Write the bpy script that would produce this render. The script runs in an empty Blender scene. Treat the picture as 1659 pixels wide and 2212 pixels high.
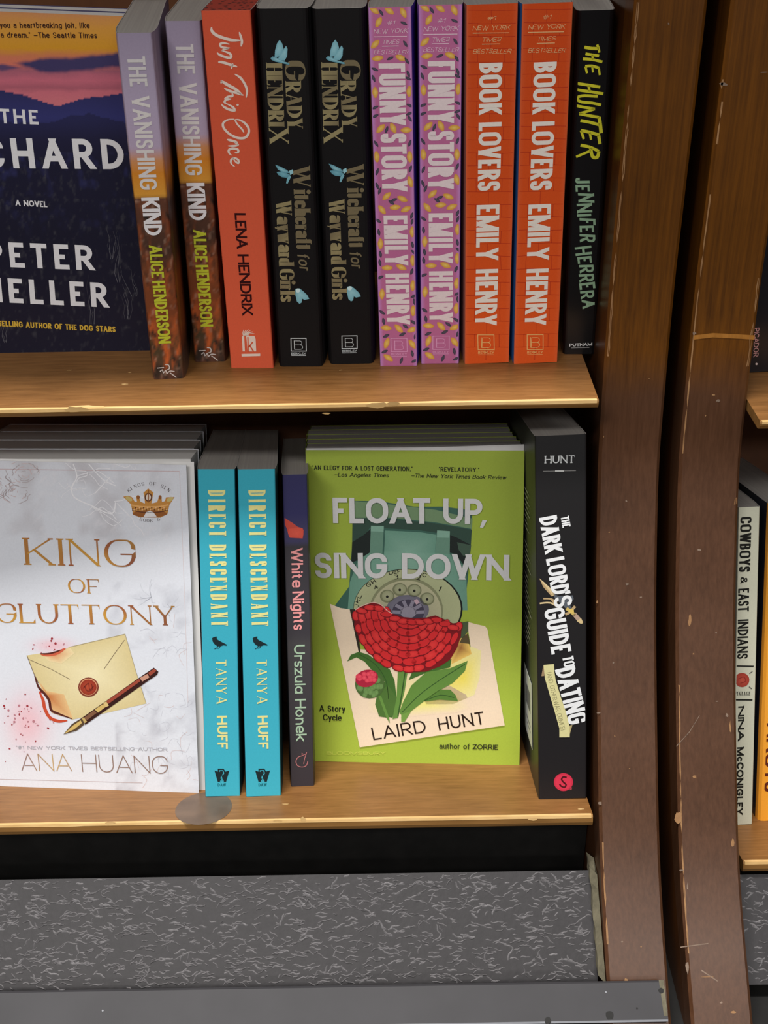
import bpy, math, random
import numpy as np
from mathutils import Matrix, Vector
random.seed(7)
rng = np.random.default_rng(7)
sc = bpy.context.scene
COL = sc.collection
R_ = math.radians

# ------------------------------------------------------------------ camera
FPX, CX, CY, CAMH = 2600.0, 829.5, 1106.0, 0.668
PITCH, ROLL, YAW = R_(31.0), 0.0165, R_(0.0)
FW = np.array([math.sin(YAW)*math.cos(PITCH), math.cos(YAW)*math.cos(PITCH), -math.sin(PITCH)])
_r = np.array([math.cos(YAW), -math.sin(YAW), 0.0]); _u = np.cross(_r, FW)
RT = _r*math.cos(ROLL) - _u*math.sin(ROLL)
UP = _u*math.cos(ROLL) + _r*math.sin(ROLL)
CAM = np.array([0.0, 0.0, CAMH])
cd = bpy.data.cameras.new('camera'); cam = bpy.data.objects.new('camera', cd); COL.objects.link(cam)
cd.sensor_fit = 'HORIZONTAL'; cd.sensor_width = 36.0; cd.lens = 36.0*FPX/1659.0
cd.clip_start = 0.02; cd.clip_end = 50
cam.matrix_world = Matrix(((RT[0], UP[0], -FW[0], CAM[0]), (RT[1], UP[1], -FW[1], CAM[1]), (RT[2], UP[2], -FW[2], CAM[2]), (0, 0, 0, 1)))
sc.camera = cam

# ------------------------------------------------------------------ world, lamps, exposure
sc.view_settings.view_transform = 'Standard'; sc.view_settings.look = 'None'
sc.view_settings.gamma = 1.0; sc.view_settings.use_curve_mapping = False
sc.view_settings.exposure = -0.05
w = bpy.data.worlds.new('store_ambient'); sc.world = w; w.use_nodes = True
_nt = w.node_tree; _bg = _nt.nodes['Background']; _tc = _nt.nodes.new('ShaderNodeTexCoord'); _sp = _nt.nodes.new('ShaderNodeSeparateXYZ')
_cr = _nt.nodes.new('ShaderNodeValToRGB')      # dim carpet below the horizon, bright store above it
_cr.color_ramp.elements[0].position = 0.46; _cr.color_ramp.elements[0].color = (0.10, 0.095, 0.09, 1)
_cr.color_ramp.elements[1].position = 0.60; _cr.color_ramp.elements[1].color = (0.95, 0.97, 1.0, 1)
_mr = _nt.nodes.new('ShaderNodeMapRange'); _mr.inputs[1].default_value = -1.0
_nt.links.new(_tc.outputs['Generated'], _sp.inputs[0]); _nt.links.new(_sp.outputs['Z'], _mr.inputs[0]); _nt.links.new(_mr.outputs[0], _cr.inputs[0]); _nt.links.new(_cr.outputs[0], _bg.inputs[0])
_bg.inputs[1].default_value = 0.24

def troffer(x, y, z, sx, sy, power, col=(1.0, 0.965, 0.92)):
    l = bpy.data.lights.new('ceiling_lamp', 'AREA'); l.shape = 'RECTANGLE'; l.size = sx; l.size_y = sy
    l.energy = power; l.color = col
    o = bpy.data.objects.new('ceiling_lamp', l); COL.objects.link(o); o.location = (x, y, z)
    return o
troffer(-0.35, 0.44, 2.9, 1.3, 0.3, 96)
troffer(-1.3, -2.1, 2.9, 1.2, 0.6, 68)
troffer(1.2, -2.1, 2.9, 1.2, 0.6, 31)
troffer(-0.2, -3.7, 2.9, 1.2, 0.6, 62)

# ------------------------------------------------------------------ small maths
def ray(px, py): return FW + RT*((px-CX)/FPX) - UP*((py-CY)/FPX)
def hit(px, py, P, n):
    d = ray(px, py); t = np.dot(P-CAM, n)/np.dot(d, n); return CAM + d*t
def at_d(px, py, d): return CAM + ray(px, py)*d
def proj(P):
    v = np.asarray(P)-CAM; d = v@FW; return CX+FPX*(v@RT)/d, CY-FPX*(v@UP)/d
def norm(v): return v/np.linalg.norm(v)
def lin(c):
    c = c/255.0
    return c/12.92 if c <= 0.04045 else ((c+0.055)/1.055)**2.4
GAIN = 1.12
def C(r, g, b, k=1.0):
    return tuple(min(0.9, lin(v)*GAIN*k) for v in (r, g, b))
def mix(a, b, t):
    t = max(0.0, min(1.0, t)); return tuple(a[i]*(1-t)+b[i]*t for i in range(3))
def ramp(stops, t):
    if t <= stops[0][0]: return stops[0][1]
    for (a, ca), (b, cb) in zip(stops, stops[1:]):
        if t <= b: return mix(ca, cb, (t-a)/(b-a))
    return stops[-1][1]
_P = rng.random((64, 64))
def vnoise(x, y):
    xi, yi = math.floor(x), math.floor(y); fx, fy = x-xi, y-yi
    fx = fx*fx*(3-2*fx); fy = fy*fy*(3-2*fy)
    g = lambda a, b: _P[a % 64, b % 64]
    return (g(xi, yi)*(1-fx)+g(xi+1, yi)*fx)*(1-fy)+(g(xi, yi+1)*(1-fx)+g(xi+1, yi+1)*fx)*fy
def fbm(x, y, n=3):
    return sum(vnoise(x*2**i+11*i, y*2**i+7*i)/2**(i+1) for i in range(n))/(1-1/2**n)

# ------------------------------------------------------------------ materials
def nodes(name):
    m = bpy.data.materials.new(name); m.use_nodes = True
    nt = m.node_tree; b = nt.nodes['Principled BSDF']; return m, nt, b
def N(nt, t, **kw):
    n = nt.nodes.new(t)
    for k, v in kw.items(): setattr(n, k, v)
    return n
def ink(name, rough=0.45, spec=0.4, metal=0.0, coat=0.0):
    m, nt, b = nodes(name)
    a = N(nt, 'ShaderNodeAttribute', attribute_name='Col')
    tc = N(nt, 'ShaderNodeTexCoord'); nz = N(nt, 'ShaderNodeTexNoise'); nz.inputs['Scale'].default_value = 900
    nt.links.new(tc.outputs['Object'], nz.inputs['Vector'])
    mp = N(nt, 'ShaderNodeMapRange'); mp.inputs[3].default_value = 0.93; mp.inputs[4].default_value = 1.07
    nt.links.new(nz.outputs['Fac'], mp.inputs[0])
    mx = N(nt, 'ShaderNodeVectorMath', operation='SCALE')
    nt.links.new(a.outputs['Color'], mx.inputs[0]); nt.links.new(mp.outputs[0], mx.inputs['Scale'])
    nt.links.new(mx.outputs[0], b.inputs['Base Color'])
    b.inputs['Roughness'].default_value = rough; b.inputs['Specular IOR Level'].default_value = spec
    b.inputs['Metallic'].default_value = metal; b.inputs['Coat Weight'].default_value = coat
    b.inputs['Coat Roughness'].default_value = 0.25
    return m
INK = ink('printed_cover_stock', 0.42, 0.3)
INKM = ink('matte_cover_stock', 0.55, 0.18)
INKG = ink('glossy_cover_stock', 0.22, 0.5)
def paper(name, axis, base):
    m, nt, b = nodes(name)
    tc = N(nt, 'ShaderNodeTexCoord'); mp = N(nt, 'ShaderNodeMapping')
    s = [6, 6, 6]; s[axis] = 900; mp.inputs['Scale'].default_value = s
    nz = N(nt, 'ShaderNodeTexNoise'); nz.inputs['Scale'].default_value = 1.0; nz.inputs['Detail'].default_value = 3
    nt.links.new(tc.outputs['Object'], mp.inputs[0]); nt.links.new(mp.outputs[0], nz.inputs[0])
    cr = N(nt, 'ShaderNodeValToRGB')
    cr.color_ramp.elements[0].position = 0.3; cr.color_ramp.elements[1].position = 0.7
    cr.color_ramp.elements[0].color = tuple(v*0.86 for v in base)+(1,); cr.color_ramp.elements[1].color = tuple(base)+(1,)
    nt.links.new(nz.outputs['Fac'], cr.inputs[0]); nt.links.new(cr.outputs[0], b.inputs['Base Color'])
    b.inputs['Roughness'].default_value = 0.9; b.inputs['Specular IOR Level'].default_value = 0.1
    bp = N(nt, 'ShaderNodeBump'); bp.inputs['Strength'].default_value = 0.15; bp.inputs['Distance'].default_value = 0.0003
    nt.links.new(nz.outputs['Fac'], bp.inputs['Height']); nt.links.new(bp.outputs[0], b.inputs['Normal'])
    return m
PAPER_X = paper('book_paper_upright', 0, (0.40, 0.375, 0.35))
PAPER_W = paper('white_flyleaf_paper', 1, (0.78, 0.77, 0.76))
PAPER_Y = paper('book_paper_flat', 1, (0.85, 0.84, 0.83))
def red_edges():
    m, nt, b = nodes('sprayed_red_page_edges')
    tc = N(nt, 'ShaderNodeTexCoord'); v = N(nt, 'ShaderNodeTexVoronoi'); v.inputs['Scale'].default_value = 260
    nt.links.new(tc.outputs['Object'], v.inputs['Vector'])
    cr = N(nt, 'ShaderNodeValToRGB'); cr.color_ramp.interpolation = 'CONSTANT'
    cr.color_ramp.elements[0].color = (0.05, 0.01, 0.01, 1); cr.color_ramp.elements[1].position = 0.28; cr.color_ramp.elements[1].color = C(165, 60, 45)+(1,)
    nt.links.new(v.outputs['Distance'], cr.inputs[0]); nt.links.new(cr.outputs[0], b.inputs['Base Color']); b.inputs['Roughness'].default_value = 0.8
    return m
PAPER_RED = red_edges()
def wood(name, c_lo, c_hi, axis, rough, scale=(3, 60, 60), coat=0.0, coatr=0.2, bump=0.05, spec=0.4):
    m, nt, b = nodes(name)
    tc = N(nt, 'ShaderNodeTexCoord'); mp = N(nt, 'ShaderNodeMapping')
    s = list(scale)
    if axis == 2: s = [scale[1], scale[2], scale[0]]
    mp.inputs['Scale'].default_value = s
    n1 = N(nt, 'ShaderNodeTexNoise'); n1.inputs['Scale'].default_value = 1.0; n1.inputs['Detail'].default_value = 6; n1.inputs['Roughness'].default_value = 0.65
    nt.links.new(tc.outputs['Object'], mp.inputs[0]); nt.links.new(mp.outputs[0], n1.inputs[0])
    n2 = N(nt, 'ShaderNodeTexNoise'); n2.inputs['Scale'].default_value = 14; n2.inputs['Detail'].default_value = 4
    nt.links.new(tc.outputs['Object'], n2.inputs[0])
    ad = N(nt, 'ShaderNodeMath', operation='MULTIPLY_ADD'); ad.inputs[1].default_value = 0.45
    nt.links.new(n2.outputs['Fac'], ad.inputs[0]); 
    ml = N(nt, 'ShaderNodeMath', operation='MULTIPLY'); ml.inputs[1].default_value = 0.6
    nt.links.new(n1.outputs['Fac'], ml.inputs[0]); nt.links.new(ml.outputs[0], ad.inputs[2])
    cr = N(nt, 'ShaderNodeValToRGB')
    cr.color_ramp.elements[0].position = 0.36; cr.color_ramp.elements[1].position = 0.68
    cr.color_ramp.elements[0].color = tuple(c_lo)+(1,); cr.color_ramp.elements[1].color = tuple(c_hi)+(1,)
    nt.links.new(ad.outputs[0], cr.inputs[0]); nt.links.new(cr.outputs[0], b.inputs['Base Color'])
    b.inputs['Roughness'].default_value = rough; b.inputs['Specular IOR Level'].default_value = spec
    b.inputs['Coat Weight'].default_value = coat; b.inputs['Coat Roughness'].default_value = coatr
    bp = N(nt, 'ShaderNodeBump'); bp.inputs['Strength'].default_value = bump; bp.inputs['Distance'].default_value = 0.001
    nt.links.new(n1.outputs['Fac'], bp.inputs['Height']); nt.links.new(bp.outputs[0], b.inputs['Normal'])
    return m
SHELF = wood('honey_shelf_veneer', C(108, 72, 36), C(144, 101, 57), 0, 0.4, (45, 420, 300), spec=0.35)
SHELF_EDGE = wood('shelf_edge_banding', C(106, 73, 33), C(144, 104, 54), 0, 0.5, (9, 150, 150))
BARE = wood('bare_chipped_wood', C(190, 150, 92), C(220, 186, 130), 0, 0.8, (40, 300, 300))
POST = wood('dark_stained_post_wood', C(66, 36, 5), C(106, 62, 10), 2, 0.36, (14, 520, 300), spec=0.45)
def lower_tone(m, lo, hi, z0, z1):
    """blends the golden wood into a duller brown below a given height"""
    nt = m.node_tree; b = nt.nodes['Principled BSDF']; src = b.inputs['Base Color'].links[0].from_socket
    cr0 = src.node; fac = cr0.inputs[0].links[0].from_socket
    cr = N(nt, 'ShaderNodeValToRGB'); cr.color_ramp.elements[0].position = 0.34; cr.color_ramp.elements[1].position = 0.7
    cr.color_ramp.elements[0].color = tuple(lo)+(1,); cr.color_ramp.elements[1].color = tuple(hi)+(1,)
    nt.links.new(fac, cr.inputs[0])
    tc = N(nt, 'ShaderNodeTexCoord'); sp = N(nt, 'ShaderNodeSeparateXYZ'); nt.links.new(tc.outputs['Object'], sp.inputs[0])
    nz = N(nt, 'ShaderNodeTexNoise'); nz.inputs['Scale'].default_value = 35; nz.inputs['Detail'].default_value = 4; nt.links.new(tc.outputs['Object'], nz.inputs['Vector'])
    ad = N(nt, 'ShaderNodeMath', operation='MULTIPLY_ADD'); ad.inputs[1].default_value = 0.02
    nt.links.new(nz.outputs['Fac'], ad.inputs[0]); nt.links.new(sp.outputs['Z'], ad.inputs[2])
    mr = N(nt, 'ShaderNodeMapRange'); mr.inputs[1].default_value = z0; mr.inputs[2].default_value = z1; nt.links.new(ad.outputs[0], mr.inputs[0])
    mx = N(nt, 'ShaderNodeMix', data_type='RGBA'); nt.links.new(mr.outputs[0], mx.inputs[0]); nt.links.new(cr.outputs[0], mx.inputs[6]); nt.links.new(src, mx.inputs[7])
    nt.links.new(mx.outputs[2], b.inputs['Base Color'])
lower_tone(POST, C(62, 37, 20), C(86, 56, 37), 0.366, 0.396)  # golden above, duller brown below, blended over a short band
POSTIN = wood('dark_stained_panel_wood', C(56, 30, 12), C(78, 44, 16), 2, 0.3, (5, 70, 60), spec=0.35)
BACK = wood('brown_back_panel', C(72, 42, 24), C(96, 58, 30), 2, 0.55, (5, 50, 50))
POSTCHIP = wood('worn_post_edge', C(120, 84, 52), C(160, 122, 82), 2, 0.7, (30, 200, 200))
OLDWOOD = wood('weathered_strip_wood', C(78, 74, 60), C(116, 110, 90), 2, 0.8, (8, 220, 220), bump=0.3)
def plain(name, col, rough, nscale=60, var=0.15, bump=0.0, spec=0.4):
    m, nt, b = nodes(name)
    tc = N(nt, 'ShaderNodeTexCoord'); nz = N(nt, 'ShaderNodeTexNoise'); nz.inputs['Scale'].default_value = nscale; nz.inputs['Detail'].default_value = 5
    nt.links.new(tc.outputs['Object'], nz.inputs['Vector'])
    cr = N(nt, 'ShaderNodeValToRGB'); cr.color_ramp.elements[0].position = 0.3; cr.color_ramp.elements[1].position = 0.7
    cr.color_ramp.elements[0].color = tuple(v*(1-var) for v in col)+(1,); cr.color_ramp.elements[1].color = tuple(v*(1+var) for v in col)+(1,)
    nt.links.new(nz.outputs['Fac'], cr.inputs[0]); nt.links.new(cr.outputs[0], b.inputs['Base Color'])
    b.inputs['Roughness'].default_value = rough; b.inputs['Specular IOR Level'].default_value = spec
    if bump:
        bp = N(nt, 'ShaderNodeBump'); bp.inputs['Strength'].default_value = bump; bp.inputs['Distance'].default_value = 0.0008
        nt.links.new(nz.outputs['Fac'], bp.inputs['Height']); nt.links.new(bp.outputs[0], b.inputs['Normal'])
    return m
KICK = plain('charcoal_embossed_rubber', C(42, 40, 42), 0.5, 300, 0.1, 0.25)
RIDGE = plain('highlight_rubber_ridge', C(110, 108, 110), 0.45, 400, 0.25)  # paler than the plate: glints on the crests put into the colour
TRIM = plain('grey_base_strip_rubber', C(54, 53, 56), 0.5, 25, 0.12, 0.05)
BLACK = plain('black_toe_board', C(19, 18, 17), 0.6, 80, 0.3)
FLOORM = plain('dark_carpet_floor', (0.01, 0.0095, 0.009), 0.8, 200, 0.3)
WALLM = plain('dark_partition', (0.05, 0.04, 0.035), 0.7, 20, 0.1)
DISC = plain('dark_shelf_disc', C(98, 78, 62), 0.3, 70, 0.2)
CHALK = plain('dusty_scratch', C(122, 104, 90), 0.8, 300, 0.3)

# ------------------------------------------------------------------ mesh building
class MB:
    def __init__(s): s.v = []; s.f = []; s.c = []; s.m = []; s.sm = []
    def add(s, vs, fs, col=(0.5, 0.5, 0.5), mi=0, cols=None, smooth=False):
        o = len(s.v); s.v += [tuple(float(q) for q in p) for p in vs]
        for f in fs:
            s.f.append(tuple(i+o for i in f)); s.m.append(mi); s.sm.append(smooth)
            s.c += [(cols[i] if cols is not None else col) for i in f]
    def box(s, lo, hi, col=(.5, .5, .5), mi=0):
        x0, y0, z0 = lo; x1, y1, z1 = hi
        s.add([(x0,y0,z0),(x1,y0,z0),(x1,y1,z0),(x0,y1,z0),(x0,y0,z1),(x1,y0,z1),(x1,y1,z1),(x0,y1,z1)],
              [(0,3,2,1),(4,5,6,7),(0,1,5,4),(1,2,6,5),(2,3,7,6),(3,0,4,7)], col, mi)
    def grid(s, pts, col=(.5,.5,.5), mi=0, cols=None, smooth=False, flip=False):
        """pts[i][j] rows of points"""
        n, m = len(pts), len(pts[0]); vs = [p for r in pts for p in r]; fs = []
        for i in range(n-1):
            for j in range(m-1):
                q = (i*m+j, i*m+j+1, (i+1)*m+j+1, (i+1)*m+j)
                fs.append(q[::-1] if flip else q)
        s.add(vs, fs, col, mi, [c for r in cols for c in r] if cols else None, smooth)
    def build(s, name, mats, parent=None):
        me = bpy.data.meshes.new(name); me.from_pydata(s.v, [], s.f); me.update()
        ca = me.color_attributes.new('Col', 'FLOAT_COLOR', 'CORNER')
        buf = np.ones((len(s.c), 4), dtype=np.float32); buf[:, :3] = np.array(s.c, dtype=np.float32)[:, :3]
        ca.data.foreach_set('color', buf.ravel())
        for m in (mats if isinstance(mats, (list, tuple)) else [mats]): me.materials.append(m)
        me.polygons.foreach_set('material_index', s.m); me.polygons.foreach_set('use_smooth', s.sm)
        o = bpy.data.objects.new(name, me); COL.objects.link(o)
        if parent is not None: o.parent = parent
        return o
def empty(name, M, label, cat, group=None):
    o = bpy.data.objects.new(name, None); COL.objects.link(o); o.empty_display_size = 0.02
    o.matrix_world = M; o['label'] = label; o['category'] = cat
    if group: o['group'] = group
    return o

# ------------------------------------------------------------------ stroke lettering
X = .68
G = {
'A':(.72,"t 0,0 .5,1|n .5,1 1,0|h .2,.3 .8,.3"),'B':(.6,"n 0,0 0,1|n 0,1 .93,1 .93,.52 0,.52|n 0,.52 1,.52 1,0 0,0"),
'C':(.66,"n 1,.7 1,1 0,1 0,0 1,0 1,.3"),'D':(.68,"n 0,0 0,1|n 0,1 1,1 1,0 0,0"),
'E':(.52,"n 0,0 0,1|h 0,1 1,1|h 0,.5 .86,.5|h 0,0 1,0"),'F':(.5,"n 0,0 0,1|h 0,1 1,1|h 0,.48 .86,.48"),
'G':(.7,"n 1,.7 1,1 0,1 0,0 1,0 1,.46|h .52,.46 1,.46"),'H':(.68,"n 0,0 0,1|n 1,0 1,1|h 0,.5 1,.5"),
'I':(0,"n .5,0 .5,1"),'J':(.42,"n 1,1 1,0 0,0 0,.28"),'K':(.64,"n 0,0 0,1|t 1,1 .04,.42|n .3,.58 1,0"),
'L':(.5,"n 0,0 0,1|h 0,0 1,0"),'M':(.84,"t 0,0 0,1|n 0,1 .5,0|t .5,0 1,1|n 1,1 1,0"),'N':(.7,"t 0,0 0,1|n 0,1 1,0|t 1,0 1,1"),
'O':(.76,"c 0,1 1,1 1,0 0,0"),'P':(.58,"n 0,0 0,1|n 0,1 1,1 1,.44 0,.44"),'Q':(.76,"c 0,1 1,1 1,0 0,0|n .6,.25 1,-.1"),
'R':(.62,"n 0,0 0,1|n 0,1 .95,1 .95,.47 0,.47|n .45,.47 1,0"),
'S':(.56,"n .97,.74 .97,1 .03,1 .03,.54 .97,.46 .97,0 .03,0 .03,.26"),'T':(.58,"n .5,0 .5,1|h 0,1 1,1"),
'U':(.66,"n 0,1 0,0 1,0 1,1"),'V':(.68,"n 0,1 .5,0|t .5,0 1,1"),'W':(.98,"n 0,1 .27,0|t .27,0 .5,1|n .5,1 .73,0|t .73,0 1,1"),
'X':(.64,"n 0,1 1,0|t 0,0 1,1"),'Y':(.64,"n 0,1 .5,.42|t 1,1 .5,.42|n .5,0 .5,.5"),'Z':(.58,"h 0,1 1,1|n 1,1 0,0|h 0,0 1,0"),
'a':(.5,"n .08,.52 .08,.68 1,.68 1,0|c 1,.4 0,.4 0,0 1,0"),'@':(.52,"n 1,.68 1,0|c 0,.68 1,.68 1,0 0,0"),
'b':(.52,"n 0,1 0,0|c 0,.68 1,.68 1,0 0,0"),'c':(.48,"n 1,.48 1,.68 0,.68 0,0 1,0 1,.2"),'d':(.52,"n 1,1 1,0|c 0,.68 1,.68 1,0 0,0"),
'e':(.52,"n .05,.34 1,.34! 1,.68 0,.68 0,0 1,0 1,.14"),'f':(.36,"n .35,0 .35,1 1,1|h 0,.68 .95,.68"),
'g':(.52,"c 0,.68 1,.68 1,0 0,0|n 1,.68 1,-.28 0,-.28 0,-.18"),'h':(.5,"n 0,0 0,1|n 0,.4 0,.68 1,.68 1,0"),
'i':(0,"n .5,0 .5,.68|d .5,.95"),'j':(.2,"n .8,.68 .8,-.28 0,-.28|d .8,.95"),'k':(.5,"n 0,0 0,1|t 1,.68 .04,.25|n .3,.42 1,0"),
'l':(0,"n .5,0 .5,1"),'m':(.8,"n 0,0 0,.68|n 0,.4 0,.68 .5,.68 .5,0|n .5,.4 .5,.68 1,.68 1,0"),'n':(.5,"n 0,0 0,.68|n 0,.4 0,.68 1,.68 1,0"),
'o':(.54,"c 0,.68 1,.68 1,0 0,0"),'p':(.52,"n 0,.68 0,-.28|c 0,.68 1,.68 1,0 0,0"),'r':(.34,"n 0,0 0,.68|n 0,.35 0,.68 .9,.68 .95,.58"),
's':(.44,"n .97,.52 .97,.68 .03,.68 .03,.37 .97,.31 .97,0 .03,0 .03,.16"),'t':(.34,"n .35,.92 .35,0 .95,0|h 0,.68 .95,.68"),
'u':(.5,"n 0,.68 0,0 1,0 1,.3|n 1,.68 1,0"),'v':(.5,"n 0,.68 .5,0|t .5,0 1,.68"),'w':(.76,"n 0,.68 .27,0|t .27,0 .5,.68|n .5,.68 .73,0|t .73,0 1,.68"),
'x':(.5,"n 0,.68 1,0|t 0,0 1,.68"),'y':(.5,"n 0,.68 .52,0|t 1,.68 .3,-.28"),'z':(.46,"h 0,.68 1,.68|n 1,.68 0,0|h 0,0 1,0"),
'1':(.3,"n .7,0 .7,1|n .7,1 0,.76"),'2':(.52,"n 0,.74 0,1 1,1 1,.56 0,0!|h 0,0 1,0"),'3':(.52,"n 0,1 1,1 1,.53 .3,.53|n .3,.53 1,.53 1,0 0,0"),
'4':(.55,"n .75,0 .75,1|n .75,1 0,.28! 1,.28"),'6':(.55,"n .9,1 0,1 0,0 1,0 1,.55 0,.55"),
'#':(.6,"n .25,0 .4,1|n .6,0 .75,1|h 0,.66 1,.66|h 0,.33 1,.33"),'&':(.62,"n 1,0 .2,.7 .2,1 .75,1 .75,.68 0,.42 0,0 .62,0 1,.42"),
'-':(.6,"h 0,.4 1,.4"),'"':(.22,"n .1,1 .1,.76|n .9,1 .9,.76"),"'":(0,"n .5,1 .5,.74"),',':(.1,"n .8,.12 .2,-.2"),'.':(0,"d .5,0"),
'(':(.2,"n .9,1.08 0,.9 0,.1 .9,-.1"),')':(.2,"n .1,1.08 1,.9 1,.1 .1,-.1"),
}
STY = dict(
 sans=dict(wv=.16,wh=.15,rd=1,tr=.1), bold=dict(wv=.22,wh=.19,rd=1,tr=.09), thin=dict(wv=.05,wh=.05,rd=1,tr=.12),
 cond=dict(wv=.19,wh=.165,rd=1,tr=.05), condm=dict(wv=.17,wh=.15,rd=1,tr=.08), ultra=dict(wv=.185,wh=.16,rd=1,tr=.055),
 futura=dict(wv=.2,wh=.19,rd=1,tr=.07), fut2=dict(wv=.12,wh=.115,rd=1,tr=.16),
 serif=dict(wv=.145,wh=.05,rd=1,tr=.16,th=.4,se=.07), fat=dict(wv=.27,wh=.05,rd=1,tr=.02,th=.25,se=.05),
 fatlc=dict(wv=.25,wh=.06,rd=1,tr=.03,th=.3,se=.04), deco=dict(wv=.165,wh=.06,rd=1,tr=.19,th=.38,se=.015), boldw=dict(wv=.205,wh=.185,rd=1,tr=.27),
 hand=dict(wv=.1,wh=.09,rd=.8,tr=.14,sl=.25), brush=dict(wv=.17,wh=.15,rd=.8,tr=.1,sl=.12), slab=dict(wv=.17,wh=.12,rd=1,tr=.12,th=.6,se=.05),
 west=dict(wv=.22,wh=.15,rd=.8,tr=.1), heavy=dict(wv=.27,wh=.23,rd=1,tr=.14), tiny=dict(wv=.17,wh=.15,rd=1,tr=.14), tinyi=dict(wv=.15,wh=.13,rd=1,tr=.12,sl=.22),
)
NOSERIF = {('A', 1), ('V', 0), ('W', 0), ('w', 0), ('v', 0)}
def _round(pts, sharp, rd, closed):
    n = len(pts); out = []
    L = lambda i: np.linalg.norm(pts[(i+1) % n]-pts[i % n])
    for i in range(n):
        p = pts[i]
        if (not closed and i in (0, n-1)) or sharp[i] or rd <= 0: out.append(p); continue
        a, b = pts[i-1], pts[(i+1) % n]
        la, lb = np.linalg.norm(a-p), np.linalg.norm(b-p)
        fa = .96 if (not closed and i-1 == 0) else .5
        fb = .96 if (not closed and i+1 == n-1) else .5
        r = rd*min(la*fa, lb*fb)
        if la < 1e-6 or lb < 1e-6: out.append(p); continue
        A, B = p+(a-p)/la*r, p+(b-p)/lb*r
        k = .5523; c1, c2 = A+(p-A)*k, B+(p-B)*k
        for t in np.linspace(0, 1, 7):
            out.append(A*(1-t)**3+3*c1*t*(1-t)**2+3*c2*t*t*(1-t)+B*t**3)
    res = [out[0]]
    for q in out[1:]:
        if np.linalg.norm(q-res[-1]) > 1e-5: res.append(q)
    if closed and np.linalg.norm(res[0]-res[-1]) < 1e-5: res.pop()
    return res
def strip(pts, wv, wh, closed=False, cut0=None, cut1=None, taper=None):
    """offset polygons either side of a polyline; returns (verts, quads)"""
    n = len(pts); V = []
    for i in range(n):
        if closed: d0 = norm(pts[i]-pts[i-1]); d1 = norm(pts[(i+1) % n]-pts[i])
        else:
            d1 = norm(pts[min(i+1, n-1)]-pts[min(i, n-2)]); d0 = norm(pts[max(i, 1)]-pts[max(i-1, 0)])
        n0 = np.array([-d0[1], d0[0]]); n1 = np.array([-d1[1], d1[0]]); m = n0+n1
        if np.linalg.norm(m) < 1e-6: m = n0
        m = norm(m); f = min(1.6, 1/max(.4, m@n0))
        k = taper[i] if taper is not None else 1
        off = np.array([m[0]*wv, m[1]*wh])*.5*f*k
        V.append([pts[i]+off, pts[i]-off, (d1 if i == 0 else d0)])
    if not closed:
        for idx, cut in ((0, cut0), (n-1, cut1)):
            if cut:
                ax, val = cut; d = V[idx][2]
                for s in (0, 1): V[idx][s] = V[idx][s]+d*((val-V[idx][s][ax])/d[ax])
    vs = [q for v in V for q in v[:2]]
    fs = [(2*i, 2*i+1, 2*((i+1) % n)+1, 2*((i+1) % n)) for i in range(n if closed else n-1)]
    return vs, fs
def glyph(ch, W, st):
    w, spec = G[ch]; wv, wh, rd = st['wv'], st['wh'], st['rd']; th = st.get('th', 1); se = st.get('se', 0); res = []
    for s in spec.split('|'):
        fl, *ps = s.split(' '); U = []; sharp = []
        for p in ps:
            sharp.append(p.endswith('!')); a, b = p.rstrip('!').split(','); U.append((float(a), float(b)))
        k = th if fl == 't' else 1; v = wv*k
        mp = lambda q: np.array([wv*.5+q[0]*(W-wv), wh*.5+q[1]*(1-wh)])
        pts = [mp(q) for q in U]
        if fl == 'd':
            c = pts[0]; h = wv*.55
            res.append(([c+np.array([h*math.cos(t), h*math.sin(t)]) for t in np.linspace(0, 2*math.pi, 11)[:-1]], [tuple(range(10))])); continue
        closed = fl == 'c'; P = _round(pts, sharp, rd, closed)
        cuts = []
        if not closed:
            for e in (0, -1):
                u = U[e]; d = P[1]-P[0] if e == 0 else P[-1]-P[-2]; d = norm(d); c = None
                if abs(d[1]) > .35 and u[1] in (0.0, 1.0, X, -.28):
                    y = wh*.5+u[1]*(1-wh); c = (1, y+(wh*.5 if u[1] >= .5 else -wh*.5))
                elif abs(d[0]) > .8 and u[0] in (0.0, 1.0): c = (0, 0.0 if u[0] == 0 else W)
                cuts.append(c)
                if se and c:
                    if c[0] == 1 and (ch, int(u[1] > .5)) not in NOSERIF and not (ch == 'N' and u == (1.0, 0.0)) and not (ch == 'M' and abs(u[0]-.5) < .1):
                        x = P[e][0]; hw = v*.5+se; t = max(wh, .035); sg = -1 if u[1] >= .5 else 1
                        res.append(([np.array(q) for q in ((x-hw, c[1]), (x+hw, c[1]), (x+hw*.9, c[1]+sg*t), (x-hw*.9, c[1]+sg*t))], [(0, 1, 2, 3)]))
                    elif c[0] == 0 and u[0] == 1.0 and fl == 'h':
                        y = P[e][1]; t = .05+se*.5
                        y0, y1 = (y-.22, y+wh*.5) if u[1] > .8 else ((y-wh*.5, y+.22) if u[1] < .1 else (y-.12, y+.12))
                        res.append(([np.array(q) for q in ((W-t, y), (W, y0), (W, y1), (W-t*1.6, y))], [(0, 1, 2, 3)]))
                elif se and fl == 'n' and ch in 'CGSJcsar' and abs(d[1]) > .5 and e == 0:
                    q = P[e]; t = v*.5
                    res.append(([q+np.array(o) for o in ((-t*1.1, -.02), (t, -.06), (t, .1), (-t, .08))], [(0, 1, 2, 3)]))
        else: cuts = [None, None]
        vs, fs = strip(P, v, wh, closed, cuts[0], cuts[1]); res.append((vs, fs))
    return res
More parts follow.
